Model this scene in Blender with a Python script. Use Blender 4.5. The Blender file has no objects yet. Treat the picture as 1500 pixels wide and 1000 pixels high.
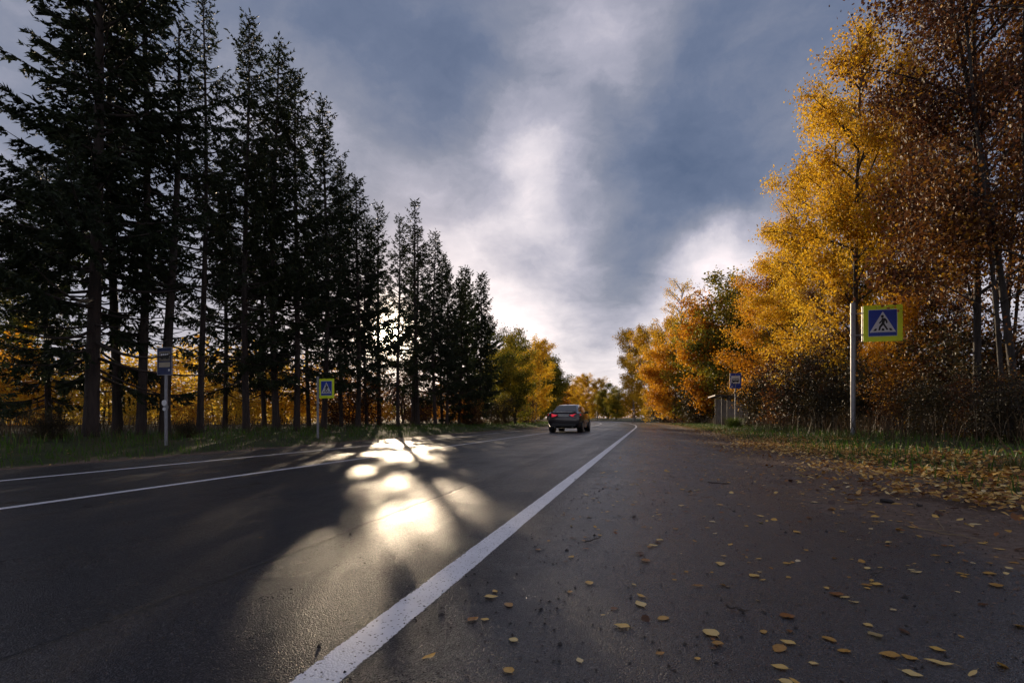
import bpy, bmesh, math, random
import numpy as np
from mathutils import Vector, Matrix
R = math.radians
rng = np.random.default_rng(7)
random.seed(7)
scene = bpy.context.scene
COL = scene.collection
CAM_H = 0.65
F = 750.0          # focal length of the lens in units of a 1500 wide frame
VX, HY = 750.0, 613.0

# ------------------------------------------------------------------ helpers
def tag(o, label=None, cat=None, group=None, kind=None):
    if label: o['label'] = label
    if cat: o['category'] = cat
    if group: o['group'] = group
    if kind: o['kind'] = kind
    return o

def empty(name, loc=(0, 0, 0), rz=0.0, sc=1.0):
    o = bpy.data.objects.new(name, None)
    o.empty_display_size = 0.2
    COL.objects.link(o)
    o.location = loc
    o.rotation_euler = (0, 0, rz)
    o.scale = (sc, sc, sc) if not hasattr(sc, '__len__') else sc
    return o

def np_mesh(name, V, tris=None, quads=None, mats=(), tri_mat=None, quad_mat=None, smooth=False, attr=None, uv=None):
    """V (n,3); tris (m,3); quads (k,4) -> mesh, made with foreach_set"""
    me = bpy.data.meshes.new(name)
    V = np.asarray(V, dtype=np.float32)
    lt = 0 if tris is None else len(tris)
    lq = 0 if quads is None else len(quads)
    me.vertices.add(len(V))
    me.vertices.foreach_set('co', V.ravel())
    loops = []
    starts = []
    pos = 0
    if lt:
        loops.append(np.asarray(tris, dtype=np.int32).ravel()); starts.append(np.arange(lt) * 3); pos = lt * 3
    if lq:
        loops.append(np.asarray(quads, dtype=np.int32).ravel()); starts.append(pos + np.arange(lq) * 4)
    loops = np.concatenate(loops); starts = np.concatenate(starts).astype(np.int32)
    me.loops.add(len(loops)); me.polygons.add(lt + lq)
    me.loops.foreach_set('vertex_index', loops)
    me.polygons.foreach_set('loop_start', starts)
    for m in mats: me.materials.append(m)
    mi = np.zeros(lt + lq, dtype=np.int32)
    if tri_mat is not None and lt: mi[:lt] = tri_mat
    if quad_mat is not None and lq: mi[lt:] = quad_mat
    me.polygons.foreach_set('material_index', mi)
    me.polygons.foreach_set('use_smooth', np.full(lt + lq, bool(smooth)))
    me.update(calc_edges=True)
    if attr is not None:
        a = me.attributes.new('tint', 'FLOAT', 'POINT')
        a.data.foreach_set('value', np.asarray(attr, dtype=np.float32))
    if uv is not None:
        u = me.uv_layers.new(name='UVMap')
        u.data.foreach_set('uv', np.asarray(uv, dtype=np.float32)[loops].ravel())
    me.validate(clean_customdata=False)
    return me

def link(name, me, parent=None):
    o = bpy.data.objects.new(name, me)
    COL.objects.link(o)
    if parent is not None: o.parent = parent
    return o

class MB:
    """collects shapes in one bmesh"""
    def __init__(self): self.bm = bmesh.new()
    def poly(self, pts, thick=None, axis=(0, 1, 0)):
        vs = [self.bm.verts.new(p) for p in pts]
        f = self.bm.faces.new(vs)
        if thick:
            r = bmesh.ops.extrude_face_region(self.bm, geom=[f])
            nv = [g for g in r['geom'] if isinstance(g, bmesh.types.BMVert)]
            bmesh.ops.translate(self.bm, verts=nv, vec=Vector(axis) * thick)
        return self
    def box(self, lo, hi, bevel=0.0):
        c = [(a + b) / 2 for a, b in zip(lo, hi)]; d = [b - a for a, b in zip(lo, hi)]
        r = bmesh.ops.create_cube(self.bm, size=1.0, matrix=Matrix.Translation(c) @ Matrix.Diagonal((*d, 1)))
        if bevel:
            es = list({e for v in r['verts'] for e in v.link_edges})
            bmesh.ops.bevel(self.bm, geom=es, offset=bevel, segments=2, profile=0.6, affect='EDGES')
        return self
    def cyl(self, p0, p1, r0, r1=None, n=14):
        p0, p1 = Vector(p0), Vector(p1); d = p1 - p0
        q = d.to_track_quat('Z', 'Y').to_matrix().to_4x4()
        bmesh.ops.create_cone(self.bm, cap_ends=True, segments=n, radius1=r0, radius2=r0 if r1 is None else r1, depth=d.length,
                              matrix=Matrix.Translation((p0 + p1) / 2) @ q)
        return self
    def build(self, name, mat, parent=None, smooth=False):
        bmesh.ops.recalc_face_normals(self.bm, faces=self.bm.faces)
        me = bpy.data.meshes.new(name); self.bm.to_mesh(me); self.bm.free()
        me.materials.append(mat)
        if smooth:
            me.polygons.foreach_set('use_smooth', [True] * len(me.polygons))
            try: me.set_sharp_from_angle(angle=R(40))
            except Exception: pass
        return link(name, me, parent)

# node helpers
def new_mat(name):
    m = bpy.data.materials.new(name); m.use_nodes = True
    nt = m.node_tree; nt.nodes.clear()
    return m, nt
class N:
    def __init__(self, nt): self.nt = nt
    def add(self, typ, **kw):
        n = self.nt.nodes.new(typ)
        for k, v in kw.items(): setattr(n, k, v)
        return n
    def link(self, a, b): self.nt.links.new(a, b)
    def _set(self, sock, v):
        if hasattr(v, 'is_output') or hasattr(v, 'links'): self.nt.links.new(v, sock)
        else: sock.default_value = v
    def math(self, op, a, b=None, c=None, clamp=False):
        n = self.add('ShaderNodeMath', operation=op, use_clamp=clamp)
        self._set(n.inputs[0], a)
        if b is not None: self._set(n.inputs[1], b)
        if c is not None: self._set(n.inputs[2], c)
        return n.outputs[0]
    def vmath(self, op, a, b=None, scale=None):
        n = self.add('ShaderNodeVectorMath', operation=op)
        self._set(n.inputs[0], a)
        if b is not None: self._set(n.inputs[1], b)
        if scale is not None: self._set(n.inputs['Scale'], scale)
        return n.outputs['Value'] if op in ('DOT_PRODUCT', 'LENGTH') else n.outputs[0]
    def mix(self, f, a, b, blend='MIX'):
        n = self.add('ShaderNodeMix', data_type='RGBA', blend_type=blend)
        self._set(n.inputs[0], f); self._set(n.inputs[6], a); self._set(n.inputs[7], b)
        return n.outputs[2]
    def ramp(self, f, stops, interp='LINEAR'):
        n = self.add('ShaderNodeValToRGB'); cr = n.color_ramp; cr.interpolation = interp
        while len(cr.elements) < len(stops): cr.elements.new(0.5)
        for e, (p, c) in zip(cr.elements, stops):
            e.position = p; e.color = (*c, 1) if hasattr(c, '__len__') else (c, c, c, 1)
        self._set(n.inputs[0], f); return n.outputs[0]
    def noise(self, vec=None, scale=1.0, detail=4.0, rough=0.5, dist=0.0, out=0, dims='3D'):
        n = self.add('ShaderNodeTexNoise', noise_dimensions=dims)
        if vec is not None: self.link(vec, n.inputs['Vector'])
        n.inputs['Scale'].default_value = scale; n.inputs['Detail'].default_value = detail
        n.inputs['Roughness'].default_value = rough; n.inputs['Distortion'].default_value = dist
        return n.outputs[out]
    def voronoi(self, vec, scale, feature='F1'):
        n = self.add('ShaderNodeTexVoronoi', feature=feature)
        self.link(vec, n.inputs['Vector']); n.inputs['Scale'].default_value = scale
        return n
    def smooth(self, v, lo, hi):
        n = self.add('ShaderNodeMapRange', interpolation_type='SMOOTHSTEP')
        self._set(n.inputs[0], v); n.inputs[1].default_value = lo; n.inputs[2].default_value = hi
        return n.outputs[0]
    def bump(self, h, strength, dist):
        n = self.add('ShaderNodeBump'); self._set(n.inputs['Height'], h)
        n.inputs['Strength'].default_value = strength; n.inputs['Distance'].default_value = dist
        return n.outputs[0]
    def bsdf(self, **kw):
        n = self.add('ShaderNodeBsdfPrincipled')
        for k, v in kw.items(): self._set(n.inputs[k.replace('_', ' ')], v)
        return n
    def out(self, sh):
        o = self.add('ShaderNodeOutputMaterial'); self.link(sh, o.inputs['Surface'])

def simple(name, col, rough=0.5, metal=0.0, var=0.12, scale=6.0, coat=0.0, bump=0.0, emis=None):
    m, nt = new_mat(name); n = N(nt)
    tc = n.add('ShaderNodeTexCoord').outputs['Object']
    nz = n.noise(tc, scale, 5, 0.6)
    c = n.ramp(nz, [(0.25, tuple(x * (1 - var) for x in col)), (0.75, tuple(min(1, x * (1 + var)) for x in col))])
    b = n.bsdf(Base_Color=c, Roughness=rough, Metallic=metal)
    if coat: b.inputs['Coat Weight'].default_value = coat; b.inputs['Coat Roughness'].default_value = 0.05
    if bump: n.link(n.bump(nz, bump, 0.01), b.inputs['Normal'])
    if emis:
        b.inputs['Emission Color'].default_value = (*emis[0], 1); b.inputs['Emission Strength'].default_value = emis[1]
    n.out(b.outputs[0]); return m

# ------------------------------------------------------------------ the line of the road
S = np.arange(-150, 1600.01, 0.25)
def heading(s):
    th0 = R(14.8)
    return th0 - np.clip((s - 35.0) * R(0.14), 0, R(26.8))
th = heading(S)
PX = np.concatenate([[0], np.cumsum(np.sin((th[1:] + th[:-1]) / 2) * 0.25)])
PY = np.concatenate([[0], np.cumsum(np.cos((th[1:] + th[:-1]) / 2) * 0.25)])
i0 = int(np.argmin(np.abs(S))); PX -= PX[i0]; PY -= PY[i0]
def at(s, lat):
    s = np.asarray(s, dtype=float); lat = np.asarray(lat, dtype=float)
    x = np.interp(s, S, PX); y = np.interp(s, S, PY); t = heading(s)
    return x + lat * np.cos(t), y - lat * np.sin(t)
def lat_of(x, y):
    m = (S > -60) & (S < 500)
    d = (PX[m] - x) ** 2 + (PY[m] - y) ** 2
    k = int(np.argmin(d)); s = S[m][k]; t = heading(s)
    return (x - PX[m][k]) * math.cos(t) - (y - PY[m][k]) * math.sin(t), s
ZL = np.array([-500, -120, -40, -20, -13, -10.6, -9.4, -8.9, -8.5, -7.5, -4.5, 1.4, 2.4, 3.2, 6, 9, 14, 40, 600.])
ZZ = np.array([3.0, 1.0, .35, .3, .26, .13, .03, -.045, -.055, -.10, 0, 0, .02, .06, .20, .32, .5, .9, 4.0])
def gz(lat): return np.interp(lat, ZL, ZZ)
def gxy(x, y):
    lat, s = lat_of(x, y); return float(gz(lat))
def px2(px, Y):            # direction of sight to a spot at distance Y along the view
    return (px - VX) / F * Y
def on_lat(px, lat):       # spot on the line 'lat' seen under the column px
    ss = np.arange(1, 400, 0.1); x, y = at(ss, lat)
    k = int(np.argmin(np.abs((x / np.maximum(y, .1)) * F + VX - px) + (y < 0.5) * 1e6)); return float(x[k]), float(y[k])
def ground_px(px, py):     # a pixel on the flat road -> spot
    Y = F * CAM_H / (py - HY); return px2(px, Y), Y

# ------------------------------------------------------------------ materials of the setting
def mat_road():
    m, nt = new_mat('wet_asphalt'); n = N(nt)
    uv = n.add('ShaderNodeUVMap'); uv.uv_map = 'UVMap'
    sep = n.add('ShaderNodeSeparateXYZ'); n.link(uv.outputs[0], sep.inputs[0])
    lat, s = sep.outputs[0], sep.outputs[1]
    geo = n.add('ShaderNodeNewGeometry').outputs['Position']
    big = n.noise(geo, 0.9, 5, 0.6)
    mid = n.noise(geo, 7.0, 5, 0.65)
    fine = n.noise(geo, 160.0, 3, 0.6)
    st = n.add('ShaderNodeCombineXYZ')
    n.link(n.math('MULTIPLY', lat, 2.2), st.inputs[0]); n.link(n.math('MULTIPLY', s, 0.11), st.inputs[1])
    streak = n.noise(st.outputs[0], 1.0, 6, 0.62)
    stones = n.voronoi(geo, 210.0)
    stone_c = n.add('ShaderNodeSeparateColor'); n.link(stones.outputs['Color'], stone_c.inputs[0])
    # older and coarser right of the joint
    old = n.smooth(n.math('ADD', lat, n.math('MULTIPLY', n.math('SUBTRACT', mid, 0.5), 0.12)), -1.72, -1.60)
    layby = n.smooth(n.math('ADD', lat, n.math('MULTIPLY', n.math('SUBTRACT', mid, 0.5), 0.5)), -0.75, -0.35)
    base = n.mix(old, (0.011, 0.012, 0.016, 1), (0.018, 0.018, 0.023, 1))
    base = n.mix(n.math('MULTIPLY', layby, 0.8), base, (0.014, 0.017, 0.025, 1))
    base = n.mix(n.math('MULTIPLY', n.smooth(stone_c.outputs[0], 0.62, 1.0), 0.75), base, (0.11, 0.105, 0.11, 1))
    base = n.mix(n.math('MULTIPLY', n.smooth(stone_c.outputs[1], 0.55, 0.9), 0.6), base, (0.010, 0.010, 0.012, 1))
    base = n.mix(n.math('MULTIPLY', n.smooth(big, 0.42, 0.66), 0.5), base, (0.019, 0.018, 0.021, 1))
    wv = n.vmath('ADD', geo, n.vmath('SCALE', n.vmath('SUBTRACT', n.noise(geo, 2.2, 5, .7, out=1), (.5, .5, .5)), scale=.55))
    ck = n.voronoi(wv, .42, 'DISTANCE_TO_EDGE')
    crack = n.math('MULTIPLY', n.math('SUBTRACT', 1.0, n.smooth(ck.outputs['Distance'], .003, .009)), n.smooth(n.noise(geo, .33, 2, .5), .50, .60))
    base = n.mix(n.math('MULTIPLY', crack, .8), base, (.008, .008, .009, 1))
    stain = n.smooth(n.noise(geo, 1.7, 6, .7), .56, .70)
    base = n.mix(n.math('MULTIPLY', stain, .45), base, (.012, .011, .012, 1))
    # dirt trodden over the edges
    e1 = n.math('ADD', lat, n.math('MULTIPLY', n.math('SUBTRACT', n.noise(geo, 0.6, 5, .65), 0.5), 2.0))
    dirt = n.smooth(n.math('ADD', e1, n.math('MULTIPLY', n.math('SUBTRACT', mid, 0.5), 0.9)), 1.22, 1.58)
    e2 = n.math('ADD', lat, n.math('MULTIPLY', n.math('SUBTRACT', mid, 0.5), 0.5))
    dirt2 = n.math('SUBTRACT', 1.0, n.smooth(e2, -8.62, -8.40))
    dirt = n.math('MAXIMUM', dirt, dirt2)
    dcol = n.ramp(n.noise(geo, 22.0, 6, .7), [(0.3, (0.065, 0.046, 0.036)), (0.55, (0.15, 0.105, 0.08)), (0.8, (0.27, 0.20, 0.155))])
    base = n.mix(dirt, base, dcol)
    # water film: smooth in the wheel tracks and where the noise is low
    wet = n.math('ADD', n.math('MULTIPLY', big, 0.45), n.math('MULTIPLY', streak, 0.55))
    rough = n.add('ShaderNodeMapRange'); n.link(wet, rough.inputs[0])
    rough.inputs[1].default_value = 0.36; rough.inputs[2].default_value = 0.64
    rough.inputs[3].default_value = 0.29; rough.inputs[4].default_value = 0.50
    rg = n.math('SUBTRACT', rough.outputs[0], n.math('MULTIPLY', layby, 0.07))
    rg = n.math('ADD', rg, n.math('MULTIPLY', n.math('SUBTRACT', stone_c.outputs[2], .5), .24))
    rg = n.math('ADD', rg, n.math('MULTIPLY', dirt, 0.30), clamp=True)
    joint = n.math('SUBTRACT', 1.0, n.smooth(n.math('ABSOLUTE', n.math('ADD', n.math('ADD', lat, 1.66), n.math('MULTIPLY', n.math('SUBTRACT', n.noise(geo, 5.0, 5, .7), 0.5), 0.10))), 0.004, 0.03))
    base = n.mix(n.math('MULTIPLY', joint, 0.7), base, (0.012, 0.012, 0.012, 1))
    h = n.math('ADD', n.math('MULTIPLY', stones.outputs['Distance'], -0.9), n.math('MULTIPLY', fine, 0.35))
    h = n.math('MULTIPLY', h, n.math('ADD', 0.75, n.math('MULTIPLY', old, 0.35)))
    h = n.math('ADD', h, n.math('MULTIPLY', n.math('MAXIMUM', joint, crack), -2.0))
    rg = n.math('SUBTRACT', rg, n.math('MULTIPLY', stain, .10))
    h = n.math('ADD', h, n.math('MULTIPLY', mid, 0.5))
    h = n.math('ADD', h, n.math('MULTIPLY', n.math('MULTIPLY', dirt, n.noise(geo, 45, 5, .7)), 5.0))
    b = n.bsdf(Base_Color=base, Roughness=rg, Normal=n.bump(h, 1.0, 0.0026))
    n.link(n.math('SUBTRACT', .5, n.math('MULTIPLY', dirt, .38)), b.inputs['Specular IOR Level'])
    n.link(n.math('ADD', 1.30, n.math('MULTIPLY', layby, .28)), b.inputs['IOR'])
    n.out(b.outputs[0]); return m

def mat_paint():
    m, nt = new_mat('road_paint'); n = N(nt)
    geo = n.add('ShaderNodeNewGeometry').outputs['Position']
    a = n.noise(geo, 60, 6, .7); b_ = n.noise(geo, 5, 5, .7); c_ = n.voronoi(geo, 190)
    sc = n.add('ShaderNodeSeparateColor'); n.link(c_.outputs['Color'], sc.inputs[0])
    wear = n.smooth(n.math('ADD', n.math('MULTIPLY', a, .6), n.math('MULTIPLY', b_, .5)), 0.72, 0.84)
    pits = n.smooth(sc.outputs[0], 0.95, 0.97)
    f = n.math('MAXIMUM', wear, pits)
    uv = n.add('ShaderNodeUVMap'); uv.uv_map = 'UVMap'
    sep = n.add('ShaderNodeSeparateXYZ'); n.link(uv.outputs[0], sep.inputs[0]); lat = sep.outputs[0]
    ds = [n.math('DIVIDE', n.math('ABSOLUTE', n.math('ADD', lat, c)), hw) for c, hw in ((.79, .061), (4.5, .05), (7.5, .05))]
    dd = n.math('MINIMUM', n.math('MINIMUM', ds[0], ds[1]), ds[2])
    rag = n.math('ADD', dd, n.math('ADD', n.math('MULTIPLY', n.math('SUBTRACT', a, .5), .5), n.math('MULTIPLY', n.math('SUBTRACT', b_, .5), .35)))
    f = n.math('MAXIMUM', f, n.smooth(rag, .94, 1.0))
    col = n.mix(f, n.ramp(b_, [(0.3, (.58, .58, .62)), (.7, (.76, .76, .80))]), (0.06, 0.055, 0.055, 1))
    st = n.voronoi(geo, 150)
    h = n.math('ADD', n.math('MULTIPLY', st.outputs['Distance'], -1), n.math('MULTIPLY', f, -1.5))
    b = n.bsdf(Base_Color=col, Roughness=0.42, Normal=n.bump(h, .4, .0018)); n.out(b.outputs[0]); return m

def mat_ground():
    m, nt = new_mat('verge_soil'); n = N(nt)
    uv = n.add('ShaderNodeUVMap'); uv.uv_map = 'UVMap'
    sep = n.add('ShaderNodeSeparateXYZ'); n.link(uv.outputs[0], sep.inputs[0]); lat = sep.outputs[0]
    geo = n.add('ShaderNodeNewGeometry').outputs['Position']
    n1 = n.noise(geo, 1.2, 6, .65); n2 = n.noise(geo, 18, 6, .7)
    dirt = n.ramp(n2, [(0.3, (0.065, 0.046, 0.036)), (0.55, (0.15, 0.105, 0.08)), (0.8, (0.27, 0.20, 0.155))])
    turf = n.ramp(n1, [(0.3, (0.018, 0.024, 0.009)), (0.5, (0.036, 0.046, 0.013)), (0.7, (0.07, 0.05, 0.022))])
    field = n.ramp(n1, [(0.3, (0.045, 0.045, 0.014)), (0.7, (0.10, 0.07, 0.022))])
    e = n.math('ADD', lat, n.math('MULTIPLY', n.math('SUBTRACT', n1, .5), 1.6))
    c = n.mix(n.smooth(e, 2.5, 3.3), dirt, turf)
    c = n.mix(n.math('SUBTRACT', 1, n.smooth(e, -9.1, -8.7)), c, turf)
    c = n.mix(n.math('SUBTRACT', 1, n.smooth(e, -17, -14)), c, field)
    b = n.bsdf(Base_Color=c, Roughness=.85, Normal=n.bump(n2, .6, .03)); b.inputs['Specular IOR Level'].default_value = .25
    n.out(b.outputs[0]); return m

def mat_bark(name, c0, c1, birch=False):
    m, nt = new_mat(name); n = N(nt)
    tc = n.add('ShaderNodeTexCoord').outputs['Object']
    mp = n.add('ShaderNodeMapping'); n.link(tc, mp.inputs[0])
    mp.inputs['Scale'].default_value = (9, 9, 1.6) if not birch else (2, 2, 9)
    z = n.noise(mp.outputs[0], 2.0, 6, .7)
    c = n.ramp(z, [(.35, c0), (.65, c1)])
    b = n.bsdf(Base_Color=c, Roughness=.85, Normal=n.bump(z, .7, .03)); n.out(b.outputs[0]); return m

def mat_leaf(name, stops, trans=0.45, sheen=0.0, rough=.55):
    """per-leaf colour from the 'tint' attribute; thin leaves let light through"""
    m, nt = new_mat(name); n = N(nt)
    a = n.add('ShaderNodeAttribute'); a.attribute_name = 'tint'
    oi = n.add('ShaderNodeObjectInfo')
    v = n.math('ADD', a.outputs['Fac'], n.math('MULTIPLY', n.math('SUBTRACT', oi.outputs['Random'], .5), .22), clamp=True)
    c = n.ramp(v, stops)
    d = n.bsdf(Base_Color=c, Roughness=rough); d.inputs['Specular IOR Level'].default_value = .3
    t = n.add('ShaderNodeBsdfTranslucent'); n.link(c, t.inputs[0])
    mx = n.add('ShaderNodeMixShader'); mx.inputs[0].default_value = trans
    n.link(d.outputs[0], mx.inputs[1]); n.link(t.outputs[0], mx.inputs[2]); n.out(mx.outputs[0]); return m

M = {}
M['road'] = mat_road(); M['paint'] = mat_paint(); M['ground'] = mat_ground()
M['spruce_bark'] = mat_bark('spruce_bark', (.020, .014, .012), (.055, .037, .03))
M['dark_bark'] = mat_bark('dark_bark', (.018, .014, .012), (.06, .048, .04))
M['birch_bark'] = mat_bark('birch_bark', (.06, .05, .045), (.48, .44, .40), True)
M['needles'] = mat_leaf('spruce_needles', [(0, (.012, .020, .009)), (.6, (.032, .046, .016)), (1, (.085, .075, .022))], .25)
M['gold'] = mat_leaf('golden_leaves', [(0, (.24, .15, .015)), (.35, (.60, .33, .018)), (.7, (.78, .50, .03)), (1, (.62, .46, .06))], .52)
M['orange'] = mat_leaf('orange_leaves', [(0, (.18, .06, .010)), (.4, (.58, .25, .015)), (.75, (.74, .39, .022)), (1, (.66, .46, .05))], .5)
M['olive'] = mat_leaf('olive_leaves', [(0, (.06, .075, .012)), (.4, (.17, .17, .018)), (.75, (.42, .30, .025)), (1, (.58, .37, .03))], .48)
M['rust'] = mat_leaf('rust_leaves', [(0, (.035, .014, .010)), (.4, (.09, .034, .014)), (.72, (.17, .07, .015)), (1, (.58, .31, .03))], .34)
M['yellow'] = mat_leaf('yellow_leaves', [(0, (.45, .22, .02)), (.4, (.74, .48, .05)), (.8, (.80, .60, .10)), (1, (.42, .42, .06))], .66)
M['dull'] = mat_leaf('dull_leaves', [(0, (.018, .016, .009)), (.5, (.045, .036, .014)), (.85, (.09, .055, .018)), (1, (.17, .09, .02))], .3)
M['grass'] = mat_leaf('grass_blades', [(0, (.028, .062, .008)), (.6, (.070, .145, .016)), (.9, (.10, .10, .03)), (1, (.2, .14, .06))], .35)
M['straw'] = mat_leaf('dry_grass', [(0, (.03, .022, .014)), (.6, (.075, .05, .028)), (1, (.17, .12, .065))], .3)
M['litter'] = mat_leaf('leaf_litter', [(0, (.06, .025, .012)), (.3, (.28, .11, .025)), (.6, (.68, .42, .10)), (.85, (.74, .56, .24)), (1, (.66, .56, .40))], .2, rough=.4)

# ------------------------------------------------------------------ ground, road, paint
def strip(name, ss, lats, zf, mat, wob=0.0):
    SS, LL = np.meshgrid(ss, lats, indexing='ij')
    x, y = at(SS.ravel(), LL.ravel()); z = zf(LL.ravel())
    if wob:
        l = LL.ravel(); w = np.clip((np.abs(l + 3.5) - 6.3) / 3.0, 0, 1) * wob
        z = z + w * (np.sin(x * 1.7 + 1.3 * np.sin(y * .9)) * .5 + np.sin(y * 2.3 + x) * .3 + np.sin(x * 5.1 - y * 4.2) * .2)
    a, b = len(ss), len(lats)
    I = np.arange(a * b).reshape(a, b)
    q = np.stack([I[:-1, :-1], I[:-1, 1:], I[1:, 1:], I[1:, :-1]], -1).reshape(-1, 4)
    me = np_mesh(name, np.stack([x, y, z], -1), quads=q, mats=[mat], smooth=True, uv=np.stack([LL.ravel(), SS.ravel()], -1))
    return link(name, me)
s_near = np.concatenate([np.arange(-140, -6, 6), np.arange(-6, 30, .4), np.arange(30, 120, 1.5), np.arange(120, 300, 4), np.arange(300, 1590, 60)])
l_gr = np.concatenate([[-395, -300, -200, -120, -80, -55, -40, -30, -24, -20], np.arange(-17, -8.4, .3), [-7.5, -4.5, 1.2], np.arange(1.5, 10, .3),
                       [11, 12.5, 14, 17, 21, 27, 35, 50, 80, 140, 260, 420, 600]])
def z_ground(l): return gz(l) - 0.03 * (1 - np.clip((np.abs(l + 3.0) - 5.3) / .3, 0, 1)) - 0.004
tag(strip('ground', s_near, l_gr, z_ground, M['ground'], .035), kind='structure')
l_rd = np.array([-8.85, -8.5, -8.0, -7.5, -6, -4.5, -3, -1.6, -.8, 0, .8, 1.4, 1.8, 2.2])
tag(strip('road', s_near[(s_near > -60) & (s_near < 700)], l_rd, lambda l: gz(l) + .004 - .022 * np.clip((l - 1.9) / .3, 0, 1) - .01 * (l < -8.7), M['road']), kind='structure')
sl = s_near[(s_near > -30) & (s_near < 420)]
for lc, w in ((-.79, .122), (-4.5, .10), (-7.5, .10)):
    tag(strip('road_marking', sl, np.array([lc - w / 2, lc, lc + w / 2]), lambda l: gz(l) + .0047, M['paint']), kind='structure')

# ------------------------------------------------------------------ trees
def tubes(paths, radii, n=5):
    """paths: list of (k,3); radii: list of (k,) -> verts, quads"""
    V, Q = [], []; off = 0
    ang = np.arange(n) * 2 * np.pi / n
    for P, r in zip(paths, radii):
        P = np.asarray(P, float); k = len(P)
        T = np.gradient(P, axis=0); T /= np.linalg.norm(T, axis=1, keepdims=True) + 1e-9
        ref = np.where(np.abs(T[:, 2:3]) > .9, np.array([[1., 0, 0]]), np.array([[0, 0, 1.]]))
        A = np.cross(T, ref); A /= np.linalg.norm(A, axis=1, keepdims=True) + 1e-9
        B = np.cross(T, A)
        ring = P[:, None] + (A[:, None] * np.cos(ang)[None, :, None] + B[:, None] * np.sin(ang)[None, :, None]) * np.asarray(r)[:, None, None]
        V.append(ring.reshape(-1, 3))
        I = off + np.arange(k * n).reshape(k, n)
        Q.append(np.stack([I[:-1], np.roll(I, -1, 1)[:-1], np.roll(I, -1, 1)[1:], I[1:]], -1).reshape(-1, 4))
        off += k * n
    return np.concatenate(V), np.concatenate(Q)

def unit(v): return v / (np.linalg.norm(v, axis=-1, keepdims=True) + 1e-9)

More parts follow.
